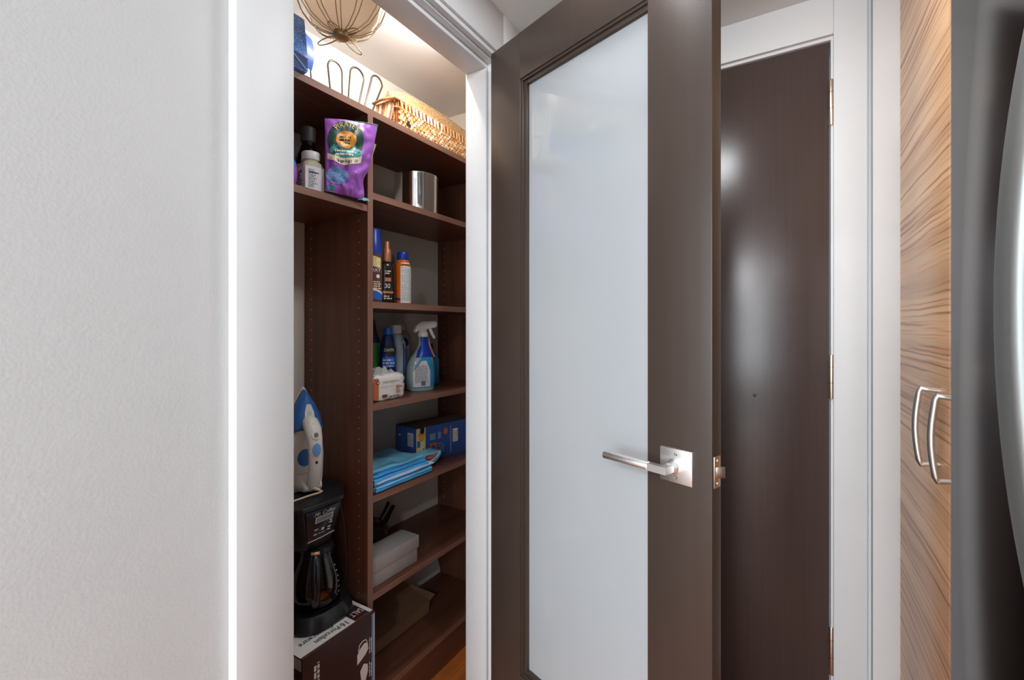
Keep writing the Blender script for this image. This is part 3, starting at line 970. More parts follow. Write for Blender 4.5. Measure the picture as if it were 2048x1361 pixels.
ell(bagxy, 0.36, 0.29, 0.0, 0.03).build('emblem', 'green_dk', sb)
ell(bagxy, 0.34, 0.115, 0.02, -0.115, 0.0006).build('emblem_wave', 'teal', sb)
ell(bagxy, 0.20, 0.125, 0.0, 0.045, 0.0010).build('emblem_centre', 'gold', sb)
scribble(bagxy, -0.13, 0.13, -0.02, 0.11, 3, 0.0016, gap=0.55, seed=5).build('fine_print', 'ink', sb, smooth=False)
scribble(bagxy, -0.22, 0.24, -0.18, -0.09, 2, 0.0014, gap=0.5, seed=15).build('fine_print', 'wicker_l', sb, smooth=False)
vs, fs = text_mesh("PIRATE'S", 0.15)
def arcfn(x, y):
    a = PI / 2 - x / 0.33
    return bagxy((0.285 + y * 1.0) * math.cos(a) * 1.08, 0.03 + (0.225 + y * 0.8) * math.sin(a), 0.0016)
B().add([arcfn(v.x * 0.92, v.y) for v in vs], fs).build('lettering', 'yellow', sb, smooth=False)
q = B().grid(lambda a, c: bagxy(-0.36 + 0.72 * a, -0.30 + 0.085 * c + 0.07 * (2 * a - 1) ** 2, 0.0010), 14, 2)
q.build('banner', 'wicker_l', sb)
scribble(lambda x, y, o=0: bagxy(x, y + 0.07 * (x / 0.36) ** 2, o), -0.28, 0.28, -0.285, -0.235, 1, 0.0016, wmin=1.0, gap=0.8, seed=8).build('fine_print', 'ink_g', sb, smooth=False)
ell(bagxy, 0.25, 0.11, -0.14, -0.45, 0.0009).build('speckled_picture', 'speckle', sb)
rect(bagxy, -0.36, -0.18, -0.64, -0.585, 0.001, 4, 2).build('teal_print', 'teal', sb)
# top seal and bottom seal edges
B().tube([bagS(0.55 + 0.45 * i / 8, 1.0, 0.0) for i in range(9)], 0.0016, 6).build('seal', 'teal', sb)
B().add([bagS(0.86, 1.0, 0.001), bagS(1.0, 1.0, 0.001), bagS(1.0, 0.90, 0.001)], [(0, 1, 2)]).build('seal_corner', 'teal', sb)
B().grid(lambda a, c: (0.006 + 0.012 * a - 0.004 * c, 0.030 + 0.03 * a, 0.002 + 0.012 * c * (1 - 0.4 * a) + 0.002 * math.sin(6 * a) ** 2), 6, 3).build('bottom_seal', 'teal', sb)
# olive back panel peeking out at the right
q = B().add([(0.004, 0.050, 0.170), (0.014, 0.088, 0.176), (0.004, 0.066, 0.096), (-0.004, 0.044, 0.072), (-0.002, 0.038, 0.14)], [(0, 4, 3, 2, 1)])
tag(q.build('back_panel', 'olive', sb, smooth=False), 'olive printed back panel')
fo = plane_fn((0.004, 0.050, 0.13), (0.2, 0.93, 0.3), (-0.1, 0.2, 0.95))
scribble(fo, -0.004, 0.024, -0.03, 0.03, 9, 0.002, seed=4).build('fine_print', 'ink_g', sb, smooth=False)
# --- second purple bag cut off at the left
s2 = thing('snack_bag', 'purple snack bag mostly hidden behind the left casing', 'bag', (-1.075, 0.660, SZ))
q = B()
sec = []
for j in range(15):
    v = j / 14
    sec.append([((0.028 * math.sin(PI * (0.08 + 0.84 * v)) + 0.003 * math.sin(7 * a + 9 * v)) * math.cos(a), (0.056 - 0.022 * v * v) * math.sin(a) + 0.003 * math.sin(3 * a + 8 * v), 0.002 + 0.085 * v) for a in [2 * PI * i / 22 for i in range(22)]])
q.loft(sec).build('bag', 'purple', s2, angle=60)
ell(lambda x, y, o=0: (0.030 + o, 0.012 + x, 0.050 + y), 0.022, 0.016).build('print', 'blue_mid', s2)
# --- white spice jar
PR = [(0.0255, 0.0), (0.0275, 0.002), (0.0275, 0.074), (0.0262, 0.080), (0.021, 0.087), (0.0195, 0.090)]
sj = thing('spice_jar', 'square white labelled jar with white lid in front of the syrup bottle', 'jar', (-1.083, 0.762, SZ), math.radians(-16))


def sq(prof, n=32, e=4.5):
    rings = []
    for r, z, ee in prof:
        ring = []
        for i in range(n):
            a = 2 * PI * i / n
            k = (abs(math.cos(a)) ** ee + abs(math.sin(a)) ** ee) ** (-1 / ee)
            ring.append((r * k * math.cos(a), r * k * math.sin(a), z))
        rings.append(ring)
    return B().loft(rings)


sq([(0.026, 0, 6), (0.027, 0.002, 6), (0.027, 0.066, 6), (0.024, 0.076, 4), (0.020, 0.082, 2.2), (0.020, 0.088, 2)]).build('body', 'spice', sj)
B().lathe([(0.0225, 0.085), (0.0235, 0.087), (0.0235, 0.104), (0.022, 0.1065), (0.003, 0.107)], 32).build('lid', 'white', sj)
fj = plane_fn((0.0275, 0, 0), (0, 1, 0), (0, 0, 1))
fk = plane_fn((0, -0.0275, 0), (1, 0, 0), (0, 0, 1))
rect(fj, -0.024, 0.024, 0.003, 0.064).build('label', 'paper_l', sj, smooth=False)
rect(fk, -0.024, 0.024, 0.003, 0.064).build('label', 'paper_l', sj, smooth=False)
scribble(fj, -0.016, 0.008, 0.010, 0.058, 11, 0.0010, seed=21).build('fine_print', 'ink_g', sj, smooth=False)
rect(fj, -0.014, 0.010, 0.047, 0.0495, 0.0012).build('bar', 'ink', sj, smooth=False)
scribble(fk, -0.018, 0.016, 0.008, 0.056, 6, 0.0010, seed=22, gap=0.7).build('fine_print', 'ink', sj, smooth=False)
# --- dark syrup bottle
pr = [(0.032, 0), (0.034, 0.004), (0.034, 0.095), (0.031, 0.115), (0.020, 0.145), (0.0165, 0.155), (0.0165, 0.17)]
sy = thing('syrup_bottle', 'dark brown syrup bottle with a black cap and orange label', 'bottle', (-1.150, 0.800, SZ))
B().lathe(pr, 32).build('bottle', 'syrup', sy)
B().lathe([(0.0175, 0.160), (0.0195, 0.162), (0.0205, 0.196), (0.0195, 0.201), (0.002, 0.2015)], 28).build('cap', 'cap_dk', sy)
fs_ = lathe_fn(pr, ac=math.radians(-55))
rect(fs_, -0.052, 0.010, 0.030, 0.092, 0.0006, 14, 1).build('label', 'gold', sy)
scribble(fs_, -0.045, 0.0, 0.038, 0.086, 6, 0.0011, seed=31).build('fine_print', 'brown_l', sy, smooth=False)
ell(fs_, 0.013, 0.016, 0.006, 0.100, 0.0006).build('neck_emblem', 'peach', sy)
ell(fs_, 0.010, 0.013, 0.006, 0.099, 0.0010).build('neck_emblem', 'syrup', sy)

# ================================================================== right column
# --- steel canister on 1.594
cn = thing('steel_canister', 'polished steel canister on the upper right shelf', 'canister', (-1.178, 1.264, RS[0]))
pr = [(0.076, 0), (0.079, 0.003), (0.079, 0.149), (0.0805, 0.151), (0.0805, 0.156), (0.078, 0.157)]
pin = [(0.076, 0.155), (0.076, 0.006), (0.002, 0.005)]
B().lathe(pr + pin, 48).build('canister', 'steel', cn)
# --- sunscreens on 1.275
Z3 = RS[1]
a_ = thing('sunscreen_can', 'tall brown and blue sunscreen spray can with a blue cap', 'spray can', (-1.100, 0.990, Z3))
pr = [(0.024, 0), (0.026, 0.002), (0.026, 0.140), (0.025, 0.150)]
B().lathe(pr, 30).build('can', 'brown_l', a_)
B().lathe([(0.025, 0.150), (0.0252, 0.180), (0.0235, 0.184), (0.021, 0.222), (0.017, 0.228), (0.002, 0.2285)], 30).build('cap', 'blue_cap', a_)
fn = lathe_fn(pr, ac=math.radians(-20))
q = B().grid(lambda a, c: fn(-0.075 + 0.105 * a, 0.001 + (0.062 - 0.040 * a) * c, 0.0005), 18, 2); q.build('blue_wave', 'blue_mid', a_)
q = B().grid(lambda a, c: fn(-0.075 + 0.105 * a, 0.063 - 0.040 * a + 0.006 * c, 0.0006), 18, 1); q.build('white_wave', 'white', a_)
q = B().grid(lambda a, c: fn(-0.018 + 0.032 * a, 0.112 + 0.032 * c - 0.008 * a, 0.0006), 8, 3); q.build('flower_print', 'yellow', a_)
text('OXY', 0.016, 'white', a_, lambda x, y, o: fn(-0.004 + x, 0.098 + y, o))
ell(fn, 0.006, 0.006, 0.004, 0.080, 0.0007).build('dot', 'white', a_)
scribble(fn, -0.010, 0.020, 0.035, 0.068, 5, 0.0009, seed=41).build('fine_print', 'wicker_l', a_, smooth=False)
b_ = thing('tanning_bottle', 'dark brown tanning oil bottle with a copper top, marked 30', 'bottle', (-1.105, 1.050, Z3))
rb = math.radians(20)
pr = [(0.026, 0), (0.0275, 0.003), (0.0285, 0.04), (0.0265, 0.072), (0.026, 0.095), (0.0265, 0.115), (0.022, 0.128), (0.011, 0.136)]
B().lathe(pr, 30, sx=0.62, sy=1.0, rot=rb - PI / 4).build('bottle', 'brown_b', b_)
B().lathe([(0.013, 0.134), (0.0135, 0.136), (0.013, 0.172), (0.0085, 0.178), (0.0082, 0.196), (0.007, 0.199), (0.001, 0.1995)], 24).build('spray_top', 'coppery', b_)
fn = lathe_fn(pr, 0.62, 1.0, rb - PI / 4, ac=rb - PI / 4)
text('30', 0.021, 'white', b_, lambda x, y, o: fn(-0.004 + x, 0.055 + y, o), sx=0.9)
rect(fn, -0.012, 0.008, 0.070, 0.082, 0.0006, 6).build('copper_panel', 'coppery', b_)
rect(fn, -0.020, 0.016, 0.032, 0.039, 0.0006, 8).build('copper_panel', 'coppery', b_)
scribble(fn, -0.016, 0.012, 0.014, 0.028, 2, 0.0009, seed=51).build('fine_print', 'wicker_l', b_, smooth=False)
scribble(fn, -0.012, 0.010, 0.094, 0.108, 2, 0.0009, seed=52).build('fine_print', 'wicker_l', b_, smooth=False)
dk = thing('small_bottle', 'small bottle with a dark ribbed cap behind the tanning oil', 'bottle', (-1.165, 1.120, Z3))
B().lathe([(0.018, 0), (0.020, 0.003), (0.020, 0.125), (0.013, 0.135)], 24).build('bottle', 'brown_b', dk)
B().lathe([(0.0145, 0.133), (0.016, 0.136), (0.016, 0.165), (0.012, 0.172), (0.001, 0.173)], 24).build('cap', 'cap_dk', dk)
c_ = thing('sunscreen_can', 'orange and white sunscreen spray can with a blue cap', 'spray can', (-1.100, 1.115, Z3))
pr = [(0.024, 0), (0.0265, 0.002), (0.0268, 0.110), (0.0255, 0.128), (0.020, 0.144), (0.018, 0.147)]
B().lathe(pr, 32).build('can', 'orange', c_)
B().lathe([(0.0185, 0.146), (0.0195, 0.148), (0.0185, 0.168), (0.0165, 0.173), (0.001, 0.174)], 28).build('cap', 'blue_cap', c_)
fn = lathe_fn(pr, ac=math.radians(-45))
q = B().grid(lambda a, c: fn(-0.007 + 0.062 * a, 0.004 + 0.132 * c, 0.0006), 14, 8); q.build('drug_facts_label', 'paper', c_)
q = B().grid(lambda a, c: fn(-0.045 + 0.038 * a, 0.001 + (0.026 - 0.008 * a) * c, 0.0005), 10, 1); q.build('blue_foot', 'blue_cap', c_)
rect(fn, -0.005, 0.030, 0.129, 0.132, 0.0010, 8).build('bar', 'ink', c_, smooth=False)
scribble(fn, -0.004, 0.034, 0.012, 0.124, 22, 0.0010, seed=61, gap=0.35, wmin=0.8).build('fine_print', 'lcd', c_, smooth=False)

# --- cleaning things on 0.974
Z4 = RS[2]
wp = thing('wipes_pack', 'white and orange soft pack of wipes on the middle shelf', 'pack', (-1.102, 1.026, Z4))
q = B()
rings = []
for z, k in ((0.001, 0.93), (0.010, 1.0), (0.022, 0.985), (0.035, 1.0), (0.050, 0.99), (0.062, 1.0), (0.074, 0.94), (0.080, 0.80)):
    ring = []
    for i in range(44):
        a = 2 * PI * i / 44
        kk = (abs(math.cos(a)) ** 7 + abs(math.sin(a)) ** 7) ** (-1 / 7) * k
        ring.append((0.036 * kk * math.cos(a) + 0.0012 * math.sin(9 * a + z * 200), 0.070 * kk * math.sin(a) + 0.0012 * math.sin(11 * a + z * 170), z + 0.001 * math.sin(7 * a)))
    rings.append(ring)
q.loft(rings).build('pack', 'wipes', wp, angle=70)
f_ = plane_fn((0.0376, 0, 0), (0, 1, 0), (0, 0, 1))
rect(f_, -0.069, -0.048, 0.006, 0.070, 0.0010, 3, 6).build('orange_panel', 'wipes_o', wp)
text('SEVENTH GENERATION', 0.0082, 'ink_g', wp, lambda x, y, o: f_(0.002 + x, 0.056 + y, 0.0014), sx=0.78)
ell(f_, 0.006, 0.006, -0.052, 0.057, 0.0016).build('ring_print', 'ink', wp)
ell(f_, 0.003, 0.003, -0.052, 0.057, 0.0020).build('ring_print', 'paper', wp)
rect(f_, -0.045, 0.06, 0.042, 0.044, 0.0012).build('stripe', 'silver', wp)
scribble(f_, 0.024, 0.050, 0.018, 0.045, 5, 0.0014, seed=71, gap=0.6).build('orange_print', 'wipes_o', wp, smooth=False)
scribble(f_, -0.034, -0.010, 0.010, 0.022, 1, 0.0014, seed=72, wmin=1.0, gap=0.7).build('brown_print', 'brown_l', wp, smooth=False)
scribble(f_, -0.004, 0.04, 0.008, 0.016, 1, 0.0014, seed=73, wmin=1.0, gap=0.5).build('fine_print', 'ink_g', wp, smooth=False)
q = B().grid(lambda a, c: (-0.032 + 0.064 * c, -0.066 + 0.120 * a, 0.076 + 0.030 * math.sin(PI * a) * math.sin(PI * c) * (0.6 + noise.noise(Vector((a * 6, c * 6, 1))) * 1.1)), 22, 14)
q.build('crumpled_film', 'film', wp, angle=25)
gr = thing('green_bottle', 'green bottle with a dark blue cap beside the divider panel', 'bottle', (-1.228, 1.100, Z4))
pr = [(0.026, 0), (0.028, 0.003), (0.028, 0.165), (0.024, 0.180), (0.016, 0.192)]
B().lathe(pr, 28).build('bottle', 'green', gr)
B().lathe([(0.0265, 0.172), (0.0265, 0.178), (0.016, 0.205), (0.011, 0.228), (0.008, 0.250), (0.001, 0.252)], 24).build('cap', 'blue_dk', gr)
dw = thing('dish_soap', 'blue dish soap bottle with a dark oval label behind the wipes', 'bottle', (-1.172, 1.118, Z4))
pr = [(0.030, 0), (0.033, 0.003), (0.034, 0.10), (0.031, 0.150), (0.022, 0.190), (0.014, 0.205)]
B().lathe(pr, 28, sx=0.6, sy=0.85, rot=math.radians(-30)).build('bottle', 'blue_dk', dw)
B().lathe([(0.013, 0.200), (0.0165, 0.203), (0.015, 0.222), (0.001, 0.223)], 20).build('cap', 'blue_mid', dw)
fn = lathe_fn(pr, 0.6, 0.85, math.radians(-30), ac=math.radians(-30))
ell(fn, 0.033, 0.020, 0.010, 0.148, 0.0012).build('label', 'ink', dw)
text('DAWN', 0.016, 'paper_l', dw, lambda x, y, o: fn(x, 0.148 + y, 0.002), sx=0.85)
rect(fn, -0.030, 0.03, 0.090, 0.125, 0.0008, 8, 2).build('label', 'blue_mid', dw)
scribble(fn, -0.026, 0.026, 0.092, 0.122, 3, 0.0014, seed=81).build('fine_print', 'paper_l', dw, smooth=False)
gy = thing('grey_bottle', 'pale grey bottle with a white cap and blue side stripe', 'bottle', (-1.222, 1.200, Z4))
pr = [(0.038, 0), (0.0405, 0.003), (0.0405, 0.145), (0.037, 0.170), (0.028, 0.192), (0.0225, 0.200), (0.0225, 0.206)]
B().lathe(pr, 36).build('bottle', 'grey_b', gy)
B().lathe([(0.0225, 0.203), (0.0245, 0.205), (0.0235, 0.232), (0.0215, 0.234), (0.001, 0.2345)], 32).build('cap', 'white', gy)
fn = lathe_fn(pr, ac=math.radians(0))
rect(fn, 0.0, 0.006, 0.01, 0.185, 0.0006, 2, 8).build('blue_stripe', 'blue_dk', gy)
rect(fn, 0.010, 0.05, 0.01, 0.150, 0.0006, 6, 8).build('blue_panel', 'blue_mid', gy)


def spray(name, label, loc, rz, m_label, m_side):
    s = thing(name, label, 'spray bottle', loc, rz)
    # local y = width, x = thickness toward the room, z up
    prof = [(0, 0.046), (0.004, 0.050), (0.05, 0.052), (0.085, 0.050), (0.115, 0.041), (0.140, 0.027), (0.160, 0.0185), (0.185, 0.0165), (0.192, 0.0165)]
    rings = []
    for z, wy in prof:
        wx = min(0.030, wy * 0.62 + 0.006)
        rings.append([(wx * math.copysign(abs(math.cos(a)) ** 0.75, math.cos(a)), wy * math.copysign(abs(math.sin(a)) ** 0.75, math.sin(a)) - (0.010 if z < 0.1 else 0.010 * max(0, (0.14 - z) / 0.04)), z)
                      for a in [2 * PI * i / 30 for i in range(30)]])
    B().loft(rings).build('bottle', m_side, s)

    def front(y, z, off=0.0):
        wy = prof[0][1]
        for (z0, w0), (z1, w1) in zip(prof, prof[1:]):
            if z0 <= z <= z1:
                wy = w0 + (w1 - w0) * (z - z0) / (z1 - z0)
        cy_ = -(0.010 if z < 0.1 else 0.010 * max(0, (0.14 - z) / 0.04))
        wx = min(0.030, wy * 0.62 + 0.006)
        u = max(-0.97, min(0.97, (y - cy_) / wy))
        sa = abs(u) ** (1 / 0.75)
        cx_ = max(0.0, 1 - sa * sa) ** 0.5
        return (wx * cx_ ** 0.75 + off, y, z)
    q = B().grid(lambda a, c: front((-0.90 + 1.70 * a) * (0.050 if c < 0.5 else 0.050 - 0.040 * (c - 0.5) * 2) - 0.008 * (1 - c), 0.010 + 0.125 * c, 0.0008), 16, 16)
    q.build('label', m_label, s)
    q = B().grid(lambda a, c: front((-0.90 + 1.36 * a) * (0.047 if c < 0.6 else 0.047 - 0.034 * (c - 0.6) * 2.5) - 0.008, 0.014 + 0.092 * c, 0.0014), 14, 14)
    q.build('back_label', 'paper_l', s)
    scribble(front, -0.044, 0.006, 0.030, 0.092, 12, 0.0021, seed=91, gap=0.4, wmin=0.8).build('fine_print', 'ink_g', s, smooth=False)
    rect(front, -0.022, -0.006, 0.018, 0.034, 0.0021).build('barcode', 'ink_g', s, smooth=False)
    q = B().grid(lambda a, c: front((-0.96 + 1.9 * a) * (0.040 - 0.0245 * min(1, c * 1.6)), 0.118 + 0.072 * c, 0.0011), 14, 10)
    q.build('blue_shoulder', 'blue_cap', s)
    q = B().grid(lambda a, c: front(0.0145 + 0.022 * (1 - c) ** 1.5 + 0.006 * a, 0.118 + 0.066 * c, 0.0016), 3, 12)
    q.build('peach_swoosh', 'peach', s)
    B().lathe([(0.0165, 0.190), (0.0185, 0.192), (0.0185, 0.206), (0.015, 0.210), (0.013, 0.222)], 24).build('collar', 'white', s)
    hd = B().loft([[(0.012 * sx_, y_, z_ + 0.5 * h_ * sz_) for sx_, sz_ in ((-1, -1), (1, -1), (1, 0.3), (0.7, 1), (-0.7, 1), (-1, 0.3))]
                   for y_, z_, h_ in ((-0.034, 0.212, 0.012), (-0.028, 0.222, 0.024), (-0.010, 0.230, 0.032), (0.020, 0.234, 0.028), (0.045, 0.237, 0.024), (0.050, 0.236, 0.018))])
    hd.build('spray_head', 'white', s, bevel=0.002)
    B().tube([(0, 0.026, 0.226), (0, 0.034, 0.206), (0, 0.046, 0.186)], [0.007, 0.006, 0.005], 10, flat=0.8).build('trigger', 'white', s)
    B().lathe([(0.006, 0), (0.006, 0.006)], 12).build('nozzle', 'white', s, loc=(0, 0.049, 0.238)).rotation_euler = (-PI / 2, 0, 0)
    return s


spray('spray_bottle', 'blue trigger spray cleaner bottle at the front of the middle shelf', (-1.136, 1.254, Z4), math.radians(-22), 'cyan', 'liquid')
s_ = thing('spray_bottle', 'grey spray bottle with a blue label behind the trigger cleaner', 'spray bottle', (-1.292, 1.300, Z4))
pr = [(0.034, 0), (0.036, 0.003), (0.036, 0.17), (0.031, 0.195), (0.018, 0.212)]
B().lathe(pr, 26).build('bottle', 'grey_b', s_)
B().lathe([(0.016, 0.210), (0.016, 0.228), (0.012, 0.236), (0.001, 0.237)], 20).build('cap', 'white', s_)
fn = lathe_fn(pr, ac=math.radians(-45))
ell(fn, 0.034, 0.020, 0.0, 0.168, 0.0008).build('label', 'blue_dk', s_)
scribble(fn, -0.018, 0.018, 0.160, 0.176, 1, 0.0014, seed=95, wmin=1, gap=0.6).build('fine_print', 'paper_l', s_, smooth=False)
s_ = thing('cleaner_bottle', 'teal cleaner bottle half hidden behind the trigger spray bottle', 'bottle', (-1.238, 1.402, Z4))
pr = [(0.038, 0), (0.040, 0.003), (0.040, 0.095), (0.030, 0.118), (0.014, 0.134), (0.014, 0.145)]
B().lathe(pr, 26).build('bottle', 'cyan', s_)
B().lathe([(0.0145, 0.140), (0.017, 0.142), (0.016, 0.160), (0.001, 0.161)], 20).build('cap', 'blue_dk', s_)

# --- blue carton and folded tablecloth on 0.705
Z5 = RS[3]
bxr = thing('blue_carton', 'long blue printed carton behind the folded blue cloth', 'box', (-1.150, 1.232, Z5), math.radians(-10))
bl, bd, bhh = 0.285, 0.125, 0.128
B().box(-bd, 0, 0, bl, 0, bhh).build('carton', 'box_blue', bxr, bevel=0.001)
ff = plane_fn((0.0004, 0, 0), (0, 1, 0), (0, 0, 1))
fe = plane_fn((0, -0.0004, 0), (1, 0, 0), (0, 0, 1))
rect(plane_fn((0, 0, bhh + 0.0004), (1, 0, 0), (0, 1, 0)), -bd + 0.001, -0.001, 0.001, bl - 0.001, 0.0).build('top_face', 'box_top', bxr, smooth=False)
rect(ff, 0.001, 0.042, 0.002, bhh - 0.002).build('food_picture', 'yellow', bxr, smooth=False)
ell(ff, 0.015, 0.022, 0.024, 0.100, 0.0009).build('food_picture', 'gold', bxr)
ell(ff, 0.010, 0.014, 0.027, 0.118, 0.0012).build('food_picture', 'ink', bxr)
rect(ff, 0.004, 0.018, 0.058, 0.082, 0.0009).build('food_picture', 'blue_mid', bxr, smooth=False)
ell(ff, 0.006, 0.022, 0.033, 0.030, 0.0009).build('food_picture', 'brown_b', bxr)
rect(ff, 0.062, 0.095, 0.022, 0.064, 0.0008).build('logo_panel', 'wipes_o', bxr, smooth=False)
ell(ff, 0.011, 0.013, 0.078, 0.043, 0.0012).build('logo_ring', 'box_blue', bxr)
scribble(ff, 0.062, 0.115, 0.075, 0.105, 1, 0.0009, seed=101, wmin=1, gap=0.8).build('print', 'periwinkle', bxr, smooth=False)
scribble(ff, 0.100, 0.140, 0.025, 0.062, 4, 0.0009, seed=102).build('fine_print', 'periwinkle', bxr, smooth=False)
ell(ff, 0.010, 0.013, 0.138, 0.098, 0.0009).build('logo_ring', 'wipes_o', bxr)
rect(ff, 0.163, 0.1645, 0.012, 0.115, 0.0009).build('rule', 'paper', bxr, smooth=False)
rect(ff, 0.174, 0.200, 0.05, 0.10, 0.0009).build('barcode', 'wicker_l', bxr, smooth=False)
scribble(ff, 0.176, 0.198, 0.054, 0.096, 6, 0.0013, seed=103, wmin=1).build('barcode_lines', 'ink_g', bxr, smooth=False)
rect(fe, -0.048, -0.014, 0.060, 0.108, 0.0008).build('barcode', 'paper_l', bxr, smooth=False)
scribble(fe, -0.045, -0.017, 0.064, 0.104, 7, 0.0012, seed=104, wmin=1).build('barcode_lines', 'ink_g', bxr, smooth=False)
text('W', 0.016, 'paper_l', bxr, lambda x, y, o: fe(-0.098 + x, 0.092 + y, o))
scribble(fe, -0.115, -0.008, 0.026, 0.034, 1, 0.0009, seed=105, wmin=1, gap=0.8).build('fine_print', 'periwinkle', bxr, smooth=False)

tc = thing('folded_tablecloth', 'folded sky blue vinyl tablecloth in front of the blue carton', 'tablecloth', (-1.145, 1.08, Z5))


def sheet(x0, x1, y0, y1, z0, z1, seed, amp=0.004, tilt=0.0):
    n = 22
    def top(a, c):
        x = x0 + (x1 - x0) * c + amp * noise.noise(Vector((a * 4, seed, 0.3)))
        y = y0 + (y1 - y0) * a + amp * noise.noise(Vector((c * 4, seed, 5.3)))
        return x, y
    q = B()
    def T(a, c):
        x, y = top(a, c)
        return (x, y, z1 + amp * 0.5 * noise.noise(Vector((a * 5, c * 4, seed))) - tilt * a)
    def Bt(a, c):
        x, y = top(a, c)
        return (x, y, z0 - tilt * a * 0.8)
    q.grid(T, n, 12).grid(Bt, n, 12)
    for fixed in (0, 1):
        q.grid(lambda a, c: tuple(Vector(Bt(a, fixed)).lerp(Vector(T(a, fixed)), c) + Vector((0.003 * math.sin(PI * c) * (1 if fixed else -1), 0, 0))), n, 4)
        q.grid(lambda a, c: tuple(Vector(Bt(fixed, a)).lerp(Vector(T(fixed, a)), c) + Vector((0, 0.003 * math.sin(PI * c) * (1 if fixed else -1), 0))), 12, 4)
    return q


zz = 0.001
for k, (th, xe, ye, m_) in enumerate(((0.010, 0.096, 0.120, 'cloth2'), (0.007, 0.097, 0.118, 'cloth'), (0.008, 0.093, 0.122, 'cloth2'),
                                      (0.004, 0.098, 0.126, 'cloth_w'), (0.010, 0.088, 0.110, 'cloth2'), (0.008, 0.080, 0.105, 'cloth2'), (0.009, 0.066, 0.116, 'cloth'))):
    sheet(-0.10, xe, -0.129, ye, zz, zz + th - 0.0004, k * 3.1, 0.004 + 0.001 * k, 0.004 if k > 3 else 0).build('cloth_layer', m_, tc, angle=60)
    zz += th
# soft hump at the back left and rolled fold at the right
q = B().grid(lambda a, c: (-0.095 + 0.14 * c, -0.128 + 0.13 * a, zz + 0.024 * (1 - a) ** 1.5 * (1 - c) ** 0.8 * (0.8 + 0.4 * noise.noise(Vector((a * 3, c * 3, 0)))) + 0.001), 14, 12)
q.build('cloth_fold', 'cloth', tc, angle=60)
out = []
inn = []
NF = 26
for i in range(NF):
    a = 2 * PI * i / NF
    yy = 0.155 + 0.058 * math.cos(a)
    zc = 0.026 + 0.022 * math.sin(a) + 0.012 * max(0, math.cos(a)) ** 2 + 0.004
    out.append((yy, zc))
    inn.append((0.155 + 0.049 * math.cos(a) + 0.004 * math.sin(3 * a), 0.027 + 0.013 * math.sin(a) + 0.011 * max(0, math.cos(a)) ** 2 + 0.004 + 0.003 * math.sin(4 * a)))
q = B()
rings = []
for x_ in (0.014, 0.062):
    rings.append([(x_, y_, z_) for y_, z_ in out])
rings2 = [[(x_, y_, z_) for y_, z_ in inn] for x_ in (0.062, 0.014)]
q.loft(rings + rings2, caps=False, closed=True)
q.build('rolled_fold', 'cloth', tc, angle=60)
B().loft([[(x_, 0.155 + (y_ - 0.155) * 0.99, 0.03 + (z_ - 0.03) * 0.98) for y_, z_ in inn] for x_ in (0.0625, 0.02)], caps=False).build('backing_edge', 'cloth_w', tc)
B().loft([[(x_, 0.165 + (y_ - 0.155) * 0.55, 0.034 + (z_ - 0.03) * 0.35) for y_, z_ in inn] for x_ in (0.058, 0.018)]).build('inner_fold', 'peach', tc)

# --- grey shoebox and dark bag on 0.418
Z6 = RS[4]
sh = thing('grey_box', 'small grey lidded carton on the second lowest shelf', 'box', (-1.103, 1.045, Z6))
B().box(-0.036, 0.038, -0.108, 0.102, 0, 0.075).build('box_base', 'shoebox', sh, bevel=0.001)
B().box(-0.039, 0.042, -0.1085, 0.106, 0.046, 0.087).build('lid', 'shoebox', sh, bevel=0.0012)
db = thing('plastic_bag', 'crumpled dark plastic bag behind the grey carton', 'bag', (-1.245, 1.100, Z6))
q = B()
sec = []
for j in range(12):
    v = j / 11
    sec.append([((0.055 * math.sin(PI * (0.15 + 0.75 * v)) ** 0.7 + 0.014 * noise.noise(Vector((math.cos(a) * 2, math.sin(a) * 2, v * 5)))) * math.cos(a),
                 (0.085 * math.sin(PI * (0.2 + 0.72 * v)) ** 0.7 + 0.02 * noise.noise(Vector((math.cos(a) * 2, math.sin(a) * 2, 4 + v * 5)))) * math.sin(a), 0.004 + 0.11 * v) for a in [2 * PI * i / 26 for i in range(26)]])
q.loft(sec).build('bag', 'dkbag', db, angle=30)
for k, (y_, h_, l_) in enumerate(((0.035, 0.075, 0.050), (-0.005, 0.07, 0.012), (0.06, 0.055, 0.05))):
    B().grid(lambda a, c: (0.010 * math.sin(5 * a + k) + 0.006 * c, y_ + (a - 0.5) * 0.035 * (1 - 0.85 * c) + l_ * c, 0.075 + h_ * c), 6, 8).build('bag_ear', 'dkbag', db, angle=30)

# --- flat brown paper bag on the lowest shelf
Z7 = RS[5]
pb2 = thing('paper_bag', 'flat brown paper bag lying against the wall on the lowest shelf', 'bag', (-1.235, 1.12, Z7))
q = B()
rings = []
for y_ in (-0.18, -0.06, 0.06, 0.14, 0.20):
    e = 0.006 * noise.noise(Vector((y_ * 9, 1, 1)))
    rings.append([(-0.070, y_, 0.002), (0.068, y_, 0.002), (0.070 + e, y_, 0.022), (0.072, y_, 0.046 + e), (-0.070, y_, 0.085 + e)])
q.loft(rings).build('bag', 'brownbag', pb2, smooth=False)
B().grid(lambda a, c: (0.074 - 0.10 * c, 0.195 + 0.035 * a * (1 - c), 0.052 + 0.026 * c + 0.006 * a), 5, 5).build('open_flap', 'brownbag', pb2)
B().tube([(0.074, -0.18, 0.048), (0.074, 0.20, 0.050), (0.072, 0.228, 0.058)], 0.0012, 6).build('folded_edge', 'brownbag', pb2)

